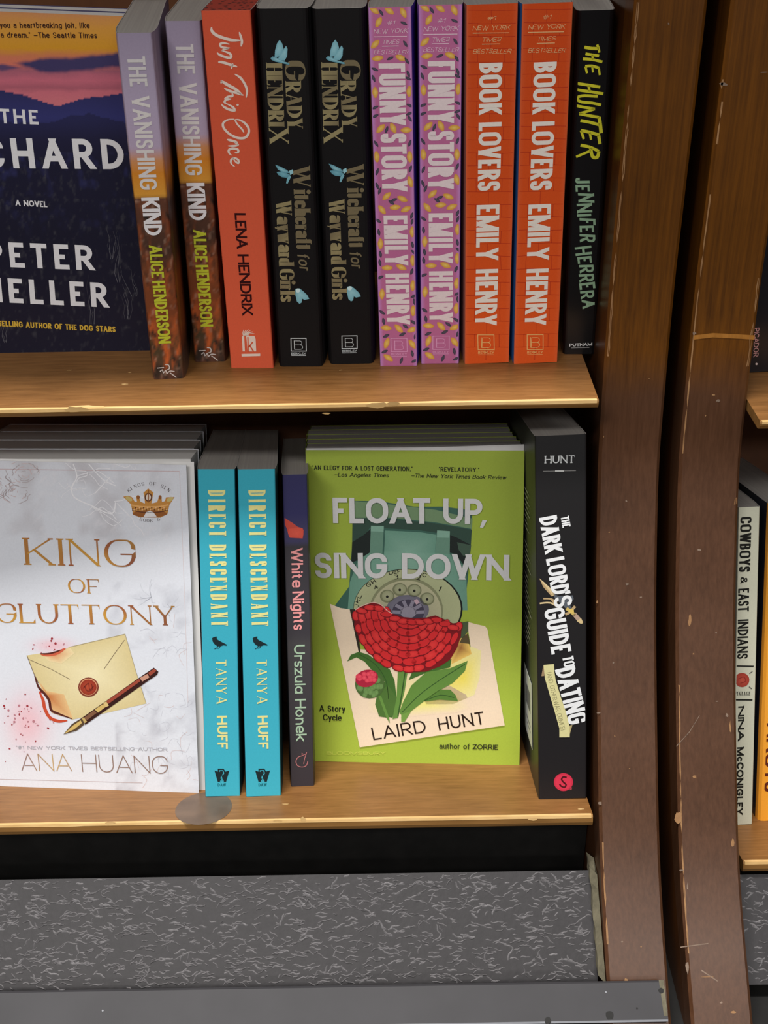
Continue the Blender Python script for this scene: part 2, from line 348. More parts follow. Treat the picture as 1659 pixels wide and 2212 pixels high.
def text_polys(s, cap, length, st, jit=0.0, rs=None):
    """letters at unit cap height fitted to length; returns polys scaled to cap"""
    L = length/cap; wv, tr = st['wv'], st['tr']; se = st.get('se', 0)
    flex = 0; fix = 0
    for i, ch in enumerate(s):
        if ch == ' ': flex += .34
        elif G[ch][0] == 0: fix += wv+2*se*.6
        else: flex += G[ch][0]
    fix += tr*(len(s)-1); sx = max(.12, (L-fix)/max(flex, 1e-6)); x = 0; out = []; r = random.Random(rs or 3)
    if flex < 1e-3: sx = 1
    for ch in s:
        if ch == ' ': x += .34*sx+tr; continue
        W = G[ch][0]*sx if G[ch][0] else wv
        if G[ch][0]: W = max(W, wv*1.05)
        off = se*.6 if G[ch][0] == 0 else 0
        jy = r.uniform(-jit, jit); js = 1+r.uniform(-jit, jit); sk = r.uniform(-jit, jit)
        for vs, fs in glyph(ch, W, st):
            o = []
            for p in vs:
                y = p[1]*js; xx = p[0]+(st.get('sl', 0)+sk)*y
                o.append(np.array([(x+off+xx)*cap, (y+jy)*cap]))
            out.append((o, fs))
        x += W+2*off+tr
    return out

# ------------------------------------------------------------------ faces that carry print
class Face:
    """a plane with local axes a (right) and b (up); frame is 4x4 object matrix, emit() gives object-local points"""
    def __init__(s, O, ea, eb, emit, ref=None, dims=None):
        s.clip = None
        s.O, s.ea, s.eb, s.emit = O, ea, eb, emit; s.n = np.cross(ea, eb); s.ref = ref; s.dims = dims
    def ab(s, px, py):
        if s.ref is not None:
            a, b = s.ref.ab(px, py); return np.array([a*s.dims[0]/s.ref.dims[0], b*s.dims[1]/s.ref.dims[1]])
        P = hit(px, py, s.O, s.n)-s.O; return np.array([P@s.ea, P@s.eb])
class Art:
    EPS = 0.00005
    def __init__(s, mb, face, mi=0): s.mb, s.f, s.mi = mb, face, mi; s.z0 = (0, 0, 1.0)
    def z(s, x0, y0, k): s.z0 = (x0, y0, k); return s
    def P(s, p): x0, y0, k = s.z0; return s.f.ab(x0+p[0]/k, y0+p[1]/k)
    def raw(s, vs, fs, col, layer, mi=None, cols=None):
        if s.f.clip:
            c = s.f.clip; vs = [(min(max(v[0], c[0]), c[1]), min(max(v[1], c[2]), c[3])) for v in vs]
        s.mb.add([s.f.emit(v[0], v[1], layer*s.EPS) for v in vs], fs, col, s.mi if mi is None else mi, cols)
    def poly(s, pts, col, layer=1, mi=None):
        v = [s.P(p) for p in pts]; s.raw(v, [tuple(range(len(v)))], col, layer, mi)
    def fan(s, c, pts, cc, ce, layer=1):
        v = [s.P(c)]+[s.P(p) for p in pts]; n = len(pts)
        s.raw(v, [(0, i+1, (i+1) % n+1) for i in range(n)], ce, layer, None, [cc]+[ce]*n)
    def ell(s, cx, cy, rx, ry, col, layer=1, ang=0, cc=None, n=20, pointy=0.0):
        pts = []
        for t in np.linspace(0, 2*math.pi, n+1)[:-1]:
            k = 1-pointy*abs(math.sin(t))**2*0
            x, y = rx*math.cos(t), ry*math.sin(t)*(1-pointy*abs(math.cos(t)))
            pts.append((cx+x*math.cos(ang)-y*math.sin(ang), cy+x*math.sin(ang)+y*math.cos(ang)))
        if cc is None: s.poly(pts, col, layer)
        else: s.fan((cx, cy), pts, cc, col, layer)
    def line(s, pts, w, col, layer=1, closed=False, taper=None, smooth=0, mi=None):
        P = [s.P(p) for p in pts]
        if smooth:
            Q = []; n = len(P)
            for i in range(n-1):
                p0, p1, p2, p3 = P[max(i-1, 0)], P[i], P[i+1], P[min(i+2, n-1)]
                for t in np.linspace(0, 1, smooth+1)[:-1]:
                    Q.append(.5*((2*p1)+(p2-p0)*t+(2*p0-5*p1+4*p2-p3)*t*t+(3*p1-p0-3*p2+p3)*t**3))
            Q.append(P[-1]); P = Q
        k = np.linalg.norm(s.P((pts[0][0]+1, pts[0][1]))-s.P(pts[0]))
        tp = None
        if taper == 'ends': tp = [max(.35, min(1, 3*i/len(P)+.35, 3*(len(P)-1-i)/len(P)+.35)) for i in range(len(P))]
        elif taper == 'tip': tp = [1-.8*i/(len(P)-1) for i in range(len(P))]
        vs, fs = strip(P, w*k, w*k, closed, None, None, tp); s.raw(vs, fs, col, layer, mi)
    def text(s, t, p0, p1, cap, style, col, layer=3, jit=0.0, mi=None, colf=None, rs=None):
        a, b = s.P(p0), s.P(p1); d = np.array(p1, float)-np.array(p0, float); d /= np.linalg.norm(d)
        q = s.P((p0[0]+d[1]*cap, p0[1]-d[0]*cap)); L = np.linalg.norm(b-a); e = (b-a)/L; n = np.array([-e[1], e[0]])
        c = np.linalg.norm(q-a)
        k_ = 0
        for vs, fs in text_polys(t, c, L, STY[style], jit, rs):
            cols = None
            if colf: cols = [colf(v[0]/L, v[1]/c) for v in vs]
            k_ = (k_+1) % 7
            s.raw([a+e*v[0]+n*v[1] for v in vs], fs, col, layer+k_*.22, mi, cols)

# ------------------------------------------------------------------ shelf planes and cabinet profile
LEAN_U, LEAN_L = R_(0.0), R_(17.0)
def shelf_plane(P, lean):
    d = np.array([0, math.cos(lean), -math.sin(lean)]); n = np.array([0, math.sin(lean), math.cos(lean)])
    return np.array(P), n, d
SU = shelf_plane((0.0, 0.674, CAMH-0.3005), LEAN_U)
SL = shelf_plane((0.0, 0.5700, CAMH-0.5560), LEAN_L)
EX = np.array([1.0, 0, 0])

POST_L = [(1371, 0), (1346, 300), (1331, 450), (1319, 600), (1309, 750), (1300, 880), (1293, 1000), (1290, 1150), (1289, 1300), (1290, 1450), (1292, 1600), (1296, 1820), (1303, 1980), (1311, 2110)]
X1 = at_d(1289, 1300, .745)[0]; X2 = X1+0.0372
prof = []
for x, y in POST_L:
    r = ray(x, y); p = CAM+r*(X1/r[0]); prof.append((p[1], p[2]))
ytop = float(np.mean([p[0] for p in prof[:4]]))
prof = [(ytop, p[1]) if i < 4 else p for i, p in enumerate(prof)]
prof[4] = (ytop-.003, prof[4][1])
ctrl = [(ytop, 1.30), (ytop, 0.9)]+[(p[0], p[1]) for p in prof]
lastd = norm(np.array(prof[-1])-np.array(prof[-2]))
ctrl.append(tuple(np.array(prof[-1])+lastd*0.052))
def smooth_prof(c, n=6):
    c = [np.array(p) for p in c]; out = []
    for i in range(len(c)-1):
        p0, p1, p2, p3 = c[max(i-1, 0)], c[i], c[i+1], c[min(i+2, len(c)-1)]
        m = 1 if i == 0 else n
        for t in np.linspace(0, 1, m+1)[:-1]:
            out.append(.5*((2*p1)+(p2-p0)*t+(2*p0-5*p1+4*p2-p3)*t*t+(3*p1-p0-3*p2+p3)*t**3) if i else p1*(1-t)+p2*t)
    out.append(c[-1]); return out
PROF = smooth_prof(ctrl)
for _ in range(4):
    Q = [p.copy() for p in PROF]
    for i in range(8, len(PROF)-2): Q[i] = (PROF[i-1]+2*PROF[i]+PROF[i+1])/4
    PROF = Q
def prof_hit(px, py, prof=None, off=0.0):
    """where the sight line meets the curved front of the side panel"""
    prof = prof or PROF; best = None
    for a, b in zip(prof, prof[1:]):
        P = np.array([0, a[0]+off, a[1]]); t = np.array([0, b[0]-a[0], b[1]-a[1]]); n = norm(np.cross(EX, t))
        h = hit(px, py, P, n)
        if min(a[1], b[1])-1e-4 <= h[2] <= max(a[1], b[1])+1e-4: best = (h, n if n[1] < 0 else -n)
    return best
YB = 0.90      # rear of the cabinets

def side_panel(mb, xa, xb, prof, bev=0.0018):
    P = prof; n = len(P); rows = []
    nr = []
    for i in range(n):
        t = P[min(i+1, n-1)]-P[max(i-1, 0)]; m = norm(np.array([t[1], -t[0]])); m = m if m[0] < 0 else -m; nr.append(m)
    def row(x, inset): return [(x, P[i][0]-nr[i][0]*inset, P[i][1]-nr[i][1]*inset) for i in range(n)]
    L0, L1, R1, R0 = row(xa, bev), row(xa+bev, 0), row(xb-bev, 0), row(xb, bev)
    mid = [[(xa+bev+(xb-xa-2*bev)*k/4, p[1], p[2]) for p in L1] for k in range(5)]
    mb.grid([L0, L1], mi=0, smooth=False, flip=True); mb.grid(mid, mi=0, smooth=True, flip=True); mb.grid([R1, R0], mi=0, flip=True)
    # side faces: front band in post stain, the rest panel stain
    bands = [(0.0, 0), (0.03, 0), (None, 1)]
    for x, r, fl in ((xa, L0, False), (xb, R0, True)):
        b1 = [(x, p[1]+0.022, p[2]) for p in r]; b2 = [(x, YB, p[2]) for p in r]
        mb.grid([r, b1], mi=0, flip=fl); mb.grid([b1, b2], mi=1, flip=fl)
    mb.grid([[(xa, YB, p[1]) for p in P], [(xb, YB, p[1]) for p in P]], mi=1)
    for p, q, r2 in ((L0[0], R0[0], 1), (L0[-1], R0[-1], 0)):
        mb.add([p, q, (xb, YB, q[2]), (xa, YB, p[2])], [(0, 1, 2, 3) if r2 else (3, 2, 1, 0)], mi=1)

def shelf_board(mb, xa, xb, plane, s_front, s_back, th, rnd=0.0015):
    """board in the shelf plane; s = distance along its depth direction from plane origin"""
    P, n, d = plane
    def pt(x, s, t): q = P+d*s-n*t; return (x, q[1], q[2])
    sec = [(s_back, 0), (s_front+rnd, 0), (s_front+rnd*.3, rnd*.3), (s_front, rnd), (s_front, th-rnd*2.2), (s_front+rnd*.8, th-rnd*.6), (s_front+rnd*2.4, th), (s_back, th)]
    mats = [0, 1, 1, 1, 1, 1, 0, 0]
    for i in range(len(sec)):
        a, b = sec[i], sec[(i+1) % len(sec)]
        mb.add([pt(xa, *a), pt(xa, *b), pt(xb, *b), pt(xb, *a)], [(0, 1, 2, 3)], mi=mats[i])
    for x, k in ((xa, 0), (xb, 1)):
        ids = tuple(range(len(sec))); mb.add([pt(x, *q) for q in sec], [ids if k == 0 else ids[::-1]], mi=1)
def splash(mb, c, ax, ay, n, r, mi, seed, k=9, irr=.35):
    """an irregular flat chip at c in plane axes ax, ay lifted a hair along n"""
    rr = random.Random(seed); pts = []
    for i in range(k):
        t = 2*math.pi*i/k; q = 1+rr.uniform(-irr, irr); pts.append(c+ax*r[0]*math.cos(t)*q+ay*r[1]*math.sin(t)*q+n*0.00012)
    mb.add(pts, [tuple(range(k))], mi=mi)
def s_of(px, py, plane):
    P, n, d = plane; return float((hit(px, py, P, n)-P)@d)
FSU = float(np.mean([s_of(x, y, SU) for x, y in ((0, 885.6), (640, 874.6), (900, 871), (1294, 864.6))]))
FSL = float(np.mean([s_of(x, y, SL) for x, y in ((0, 1779), (440, 1775), (1282, 1763))]))
def thick(px, py, plane, sf):
    P, n, d = plane; q = hit(px, py, P+d*sf, d); return float(-(q-P-d*sf)@n)
TU = thick(640, 895.5, SU, FSU); TL = thick(640, 1797, SL, FSL)
XSU = hit(1294, 864.6, SU[0], SU[1])[0]; XSL = hit(1282, 1763, SL[0], SL[1])[0]
XLEFT = -0.80

# ---- floor and rear partition
fl = MB(); fl.box((-2.2, -4.6, -0.06), (2.2, 1.2, 0.0)); o = fl.build('floor', FLOORM); o['kind'] = 'structure'
wl = MB(); wl.box((-2.2, 0.93, 0.0), (2.2, 1.0, 2.9)); o = wl.build('wall_back', WALLM); o['kind'] = 'structure'

def I4(loc): return Matrix.Translation(Vector(loc))
def kick_rows(): return at_d(700, 1889, .765), at_d(700, 2127, .742)

def back_sheet(mb, xa, xb, plane_l, plane_u):
    P, n, d = plane_l; a = P+d*0.158-n*0.006; b = a+n*0.20
    pts = [(a[1], max(a[2], .012)), (b[1], b[2]), (YB-.02, plane_u[0][2]-0.03), (YB-.02, 1.28)]
    for (y0, z0), (y1, z1) in zip(pts, pts[1:]):
        mb.add([(xa, y0, z0), (xb, y0, z0), (xb, y1, z1), (xa, y1, z1), (xa, y0+.006, z0), (xb, y0+.006, z0), (xb, y1+.006, z1), (xa, y1+.006, z1)],
               [(0, 1, 2, 3), (7, 6, 5, 4), (0, 3, 7, 4), (1, 5, 6, 2)])

# ================================================================== LEFT BOOKCASE
bc = empty('bookcase', I4((0, 0, 0)), 'wide dark-stained bookcase with honey-coloured shelves and a grey rubber base strip', 'bookcase', 'bookcases')
sp = MB(); side_panel(sp, X1, X2, PROF)
def chip_post(mb, px, py, rx, ry, seed, mi):
    h = prof_hit(px, py)
    if h is None: return
    P, n = h; ay = norm(np.cross(n, EX)); splash(mb, P, EX, ay, n, (rx, ry), mi, seed)
def edge_wear(mb, pxs, side, mi, wmin=.0004, wmax=.0011, seed=1):
    """pale worn strip along a front edge of the panel"""
    rr = random.Random(seed); A = []; B = []
    for i in range(len(pxs)-1):
        (xa_, ya_), (xb_, yb_) = pxs[i], pxs[i+1]; m = max(2, int(abs(yb_-ya_)/18))
        for k in range(m):
            t = k/m; h = prof_hit(xa_+(xb_-xa_)*t, ya_+(yb_-ya_)*t)
            if h is None: continue
            P, n = h; xe = side; w = rr.uniform(wmin, wmax)
            e = 1 if mb.edge_dir > 0 else -1
            g_ = .0 if rr.random() < .22 else 1.0; A.append((xe+e*(.0018-.0005*g_), P[1]+.0005*g_-.0002, P[2])); B.append((xe+e*(.0018+w*g_), P[1]-.0002, P[2]))
    if len(A) > 1: mb.grid([A, B], mi=mi, flip=True)
sp.edge_dir = 1
edge_wear(sp, [(1371, 5), (1360, 150), (1331, 450), (1309, 750), (1305, 790)], X1, 2, .0002, .0009, 5)
edge_wear(sp, [(1296, 1820), (1303, 1980), (1308, 2060)], X1, 2, .0002, .0008, 9)
for i, (px, py, rx, ry) in enumerate([(1444, 51, .0005, .0005), (1304, 943, .0004, .0006), (1353, 1082, .0006, .0005), (1316, 1150, .0004, .0004), (1355, 1262, .0010, .0006), (1290, 1300, .0005, .0008),
        (1325, 1432, .0005, .0006), (1328, 1590, .0004, .0004), (1293, 1540, .0012, .0004), (1360, 1660, .0004, .0004), (1296, 1735, .0010, .0012), (1353, 2117, .0011, .0010), (1344, 2034, .0006, .0005), (1385, 2045, .0005, .0004), (1384, 1290, .0009, .0004), (1402, 818, .0007, .0003)]):
    chip_post(sp, px, py, rx, ry, 30+i, 2 if i % 2 else 3)
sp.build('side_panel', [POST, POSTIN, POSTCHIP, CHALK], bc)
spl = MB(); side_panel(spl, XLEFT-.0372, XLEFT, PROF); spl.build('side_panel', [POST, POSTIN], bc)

def edge_chips(mb, plane, sf, spots, mi, xr, seed=0):
    P, n, d = plane; rr = random.Random(seed)
    # thin worn line all along the top front edge
    xs = np.linspace(xr[0], xr[1], 160); A = []; B = []; Cc = []
    for i, x in enumerate(xs):
        w = .0004+.0011*max(0, vnoise(x*60, seed+.5)-.35)
        q = P+d*(sf+.0014+w)+n*.00012; r = P+d*(sf+.0002)-n*(.0002)+n*.00012-d*.00012; t = P+d*(sf-.00012)-n*(.0015+w*.6)
        A.append((x, q[1], q[2])); B.append((x, r[1], r[2])); Cc.append((x, t[1], t[2]))
    mb.grid([A, B, Cc], mi=mi, flip=True)
    for i, (px, py, rx, ry) in enumerate(spots):
        h = hit(px, py, P, n); s = float((h-P)@d)
        if s > sf+.0016: splash(mb, h, EX, d, n, (rx, ry), mi, 70+i, 12, .3)
        else:
            h = hit(px, py, P+d*sf, d); splash(mb, h, EX, n, -d, (rx, ry), mi, 70+i, 12, .3)
su = MB(); shelf_board(su, XLEFT, XSU, SU, FSU, 0.165, TU)
edge_chips(su, SU, FSU, [(165, 884, .0065, .0018), (190, 879, .010, .0016), (815, 875, .006, .0016), (850, 872, .004, .0012), (705, 893, .002, .0006), (270, 830, .002, .0006), (150, 800, .0016, .0005), (280, 805, .001, .0004), (735, 800, .0012, .0005)], 2, (XLEFT, XSU-.001), 2)
su.build('shelf', [SHELF, SHELF_EDGE, BARE], bc)
sl = MB(); shelf_board(sl, XLEFT, XSL, SL, FSL, 0.158, TL)
edge_chips(sl, SL, FSL, [(238, 1777, .003, .0009), (655, 1771, .0016, .0018), (1152, 1769, .003, .0009), (600, 1773, .003, .0008), (617, 1737, .002, .0005), (1255, 1748, .002, .0005)], 2, (XLEFT, XSL-.001), 5)
# dark round disc on the shelf beside the white book
cst = hit(440, 1746, SL[0], SL[1]); pts = []
for t in np.linspace(0, 2*math.pi, 41)[:-1]:
    q = cst+EX*0.0178*math.cos(t)+SL[2]*0.0215*math.sin(t)+SL[1]*.00015; pts.append(q)
sl.add(pts, [tuple(range(40))], mi=3)
sl.build('shelf', [SHELF, SHELF_EDGE, BARE, DISC], bc)
ST = shelf_plane((0.0, 0.674, SU[0][2]+0.33), 0.0)
st3 = MB(); shelf_board(st3, XLEFT, XSU, ST, FSU, 0.165, TU); st3.build('shelf', [SHELF, SHELF_EDGE], bc)
bk = MB(); back_sheet(bk, XLEFT, X1, SL, SU); bk.build('back_panel', BACK, bc)

# kick plate with embossed worm-like ridges
KA, KB = at_d(700, 1889, .765), at_d(700, 2130, .742)
def kick_plate(mb, xa, xb, A, B, nridge, seed, pxr=None):
    t = norm(np.array([0, B[1]-A[1], B[2]-A[2]])); n = norm(np.cross(t, EX)); n = n if n[1] < 0 else -n
    L = math.hypot(B[1]-A[1], B[2]-A[2]); a = np.array([0, A[1], A[2]])
    q = [a, a+t*L, a+t*L-n*.006, a-n*.006]
    for i in range(4):
        u, v = q[i], q[(i+1) % 4]
        mb.add([(xa, u[1], u[2]), (xb, u[1], u[2]), (xb, v[1], v[2]), (xa, v[1], v[2])], [(3, 2, 1, 0)], mi=0)
    rr = random.Random(seed)
    for _ in range(nridge):
        x = rr.uniform(xa+.003, xb-.003); s = rr.uniform(.0015, L-.001)
        ln = rr.uniform(.003, .0105); ang = rr.gauss(0, .28) if rr.random() < .8 else rr.uniform(-1.2, 1.2); w = rr.uniform(.00035, .00062); hgt = rr.uniform(.0004, .0008)
        m = 6; P = []; bend = rr.uniform(-.9, .9); ph = rr.uniform(0, 6)
        cx, cs = x, s
        for k in range(m):
            aa = ang+bend*(k/m-.5)+.35*math.sin(ph+k*1.6)
            P.append(np.array([cx, cs])); cx += math.cos(aa)*ln/m; cs += math.sin(aa)*ln/m
        vs = []
        if min(p[0] for p in P) < xa or max(p[0] for p in P) > xb or min(p[1] for p in P) < 0.0005 or max(p[1] for p in P) > L: continue
        for k, p in enumerate(P):
            dd = P[min(k+1, m-1)]-P[max(k-1, 0)]; dd = norm(dd); nn = np.array([-dd[1], dd[0]]); e = math.sin(math.pi*(k+.5)/m)**.5
            for o_, h_ in ((nn*w*e, 0), (nn*0, hgt*e), (-nn*w*e, 0)):
                c = p+o_; W3 = a+t*c[1]+n*h_; vs.append((c[0], W3[1], W3[2]))
        fs = []
        for k in range(m-1):
            fs += [(3*k, 3*k+1, 3*k+4, 3*k+3), (3*k+1, 3*k+2, 3*k+5, 3*k+4)]
        mb.add(vs, fs, mi=1, smooth=False)
XK = at_d(1282, 2000, .755)[0]
kp = MB(); kick_plate(kp, -0.36, XK, KA, KB, 1900, 3); kp.build('kick_plate', [KICK, RIDGE], bc)
# weathered strip filling the joint between plate and side panel
ws = MB(); A0, A1 = at_d(1277, 1890, .757), at_d(1291, 2128, .732)
rr = random.Random(4); rowsL = []; rowsR = []; rowsM = []
for k in range(15):
    f = k/14; y = A0[1]+(A1[1]-A0[1])*f; z = A0[2]+(A1[2]-A0[2])*f
    rowsL.append((XK-.0005+rr.uniform(-.0006, .0006), y+.007, z)); rowsM.append((XK+.003, y+rr.uniform(-.0006, .0006), z+.001)); rowsR.append((X1-.0003, y+.002, z))
ws.grid([rowsL, rowsM, rowsR], mi=0, smooth=False, flip=True); ws.grid([rowsR, [(p[0], p[1]+.012, p[2]) for p in rowsR], [(p[0], p[1]+.012, p[2]) for p in rowsL], rowsL], mi=0, flip=True)
ws.build('joint_strip', OLDWOOD, bc)
# black toe board in the recess below the lower shelf
tb = MB(); ya, za = KA[1]+.034, KA[2]-.02
tb.box((XLEFT, ya, .02), (X1-.0005, ya+.008, SL[0][2]-.024)); tb.build('toe_board', BLACK, bc)
# base strip
TA, TB_ = at_d(1000, 2124, .722), at_d(1000, 2214, .7115)
xr_end = at_d(1434, 2140, .722)[0]
bs = MB(); t = norm(np.array([0, TB_[1]-TA[1], TB_[2]-TA[2]])); n = norm(np.cross(t, EX)); n = n if n[1] < 0 else -n
Lb = math.hypot(TB_[1]-TA[1], TB_[2]-TA[2]); a = np.array([0, TA[1], TA[2]])
sec = [a-n*.0085, a-n*.0012, a+t*.0012, a+t*(Lb-.0011), a+t*Lb-n*.0006, a+t*Lb-n*.0085]
for i in range(6):
    u, v = sec[i], sec[(i+1) % 6]; mi = 1 if i == 3 else 0
    bs.add([(XLEFT, u[1], u[2]), (xr_end, u[1], u[2]), (xr_end, v[1], v[2]), (XLEFT, v[1], v[2])], [(0, 1, 2, 3)], mi=mi)
bs.add([(xr_end, q[1], q[2]) for q in sec], [tuple(range(6))[::-1]], mi=2)
q0, q1 = a+n*.0001, a+t*(Lb-.003)+n*.0001
bs.add([(xr_end-.0030, q0[1], q0[2]), (xr_end, q0[1], q0[2]), (xr_end, q1[1], q1[2]), (xr_end-.0022, q1[1], q1[2])], [(3, 2, 1, 0)], mi=2)
ptrim = lambda px, py: hit(px, py, a, n)
for i, (px, py, r_, mi) in enumerate([(1317, 2193, .0026, 3), (1184, 2205, .0020, 3), (1376, 2178, .0006, 3), (1309, 2143, .0005, 1), (222, 2183, .0006, 1), (1428, 2140, .0016, 3)]):
    splash(bs, ptrim(px, py), EX, t, n, (r_, r_), mi, 200+i, 12, .12)
bs.build('base_strip', [TRIM, plain('pale_strip_lip', C(140, 142, 148), .6), OLDWOOD, BLACK], bc)
ft = MB(); ft.box((XLEFT-.03, .50, 0), (X2-.004, YB, .018)); ft.build('plinth', BLACK, bc)

# ================================================================== RIGHT BOOKCASE
XR1 = float(np.mean([prof_hit(x, y)[0][0] for x, y in ((1510, 600), (1494, 750), (1481, 900), (1469.5, 1000), (1464, 1200), (1459, 1480), (1463, 1800), (1466.6, 2000))]))
XR2 = XR1+0.0372
XREND = XR2+0.86
# lower the right unit's shelves so their front edges fall where the photo shows them
def drop_to(plane, sf, px, py):
    P, n, d = plane; E = P+d*sf; r = ray(px, py); tt = (E[1]-CAM[1])/r[1]; z = (CAM+r*tt)[2]; Pn = P.copy(); Pn[2] += z-E[2]; return Pn, n, d
SUR = drop_to(SU, FSU, 1643, 911); SLR = drop_to(SL, FSL, 1606, 1862)
bcr = empty('bookcase', I4((0, 0, 0)), 'neighbouring bookcase at the right picture edge, mostly its scuffed brown side panel showing', 'bookcase', 'bookcases')
sp = MB(); side_panel(sp, XR1, XR2, PROF); sp.edge_dir = 1
edge_wear(sp, [(1555, 220), (1540, 330)], XR1, 2, .0002, .0005, 3)
edge_wear(sp, [(1527, 420), (1510, 600), (1494, 750), (1481, 900), (1469, 1000)], XR1, 2, .0, .0003, 11)
edge_wear(sp, [(1459, 1480), (1463, 1800), (1467, 2000), (1470, 2080)], XR1, 2, .0001, .0006, 12)
sp.edge_dir = -1
edge_wear(sp, [(1655, 600), (1631, 750), (1622, 812)], XR2, 2, .0006, .0014, 13)
edge_wear(sp, [(1597, 1075), (1595, 1104)], XR2, 2, .0006, .0014, 14)
for i, (px, py, rx, ry) in enumerate([(1562, 182, .0022, .0008), (1560, 180, .0006, .0028), (1652, 156, .0022, .0002), (1541, 853, .0010, .0004), (1552, 866, .0012, .0008), (1524, 898, .0004, .0006), (1510, 1188, .0012, .0006), (1498, 1412, .0005, .0005), (1547, 1367, .0006, .0005),
        (1501, 1678, .0012, .0008), (1570, 1545, .0008, .0014), (1577, 1570, .0006, .0034), (1549, 1515, .0008, .0003), (1464, 1765, .0020, .0040), (1472, 1880, .0014, .0004), (1582, 1820, .0010, .0022), (1485, 1915, .0004, .0022), (1584, 2186, .0016, .0006), (1558, 2166, .0008, .0006), (1530, 2110, .004, .0003), (1484, 2090, .0010, .0038), (1490, 1340, .0009, .0032), (1500, 720, .0009, .0009)]):
    chip_post(sp, px, py, rx, ry, 130+i, 2 if i % 2 else 3)
# pale rubbed bands across the panel
for pts_, w_, mi in (([(1498, 729), (1540, 724), (1600, 727), (1630, 729)], .0013, 4), ([(1461, 1612), (1490, 1580), (1511, 1545)], .0003, 3), ([(1515, 2096), (1545, 2116), (1550, 2119)], .0004, 3), ([(1470, 2046), (1500, 2042), (1530, 2038)], .0003, 3)):
    hs = [prof_hit(*p) for p in pts_]
    A = [h[0]+norm(np.cross(h[1], EX))*w_+h[1]*.00015 for h in hs]; B = [h[0]-norm(np.cross(h[1], EX))*w_+h[1]*.00015 for h in hs]
    sp.grid([A, B], mi=mi)
RUB = wood('rubbed_golden_wood', C(132, 84, 26), C(165, 110, 44), 2, 0.5, (60, 300, 200))
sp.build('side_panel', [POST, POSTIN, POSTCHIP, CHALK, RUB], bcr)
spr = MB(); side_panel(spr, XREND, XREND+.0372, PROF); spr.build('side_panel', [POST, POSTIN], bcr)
for pl, sf, px, py, th in ((SUR, FSU, 1643, 911, TU), (SLR, FSL, 1606, 1862, TL)):
    xs_ = (CAM+ray(px, py)*(((pl[0]+pl[2]*sf)[1])/ray(px, py)[1]))[0]
    m = MB(); shelf_board(m, xs_, XREND, pl, sf, .163 if pl is SUR else .158, th); edge_chips(m, pl, sf, [], 2, (xs_+.001, XREND), 8); m.build('shelf', [SHELF, SHELF_EDGE, BARE], bcr)
STR = (np.array([0, .674, SUR[0][2]+.33]), SUR[1], SUR[2])
m = MB(); shelf_board(m, XR2+.001, XREND, STR, FSU, .165, TU); m.build('shelf', [SHELF, SHELF_EDGE], bcr)
m = MB(); back_sheet(m, XR2, XREND, SLR, SUR); m.build('back_panel', BACK, bcr)
DZ = -0.012
m = MB(); kick_plate(m, XR2+.003, XR2+.25, KA+np.array([0, .005, DZ]), KB+np.array([0, .005, DZ]), 700, 6); m.build('kick_plate', [KICK, RIDGE], bcr)
m = MB(); m.box((XR2+.0005, ya, .005), (XREND, ya+.008, SLR[0][2]-.024)); m.build('toe_board', BLACK, bcr)
m = MB(); m.box((X2-.003, .445, 0), (XREND+.03, YB, .012)); m.build('plinth', BLACK, bcr)  # black filler added across the gap between the cases so it stays dark

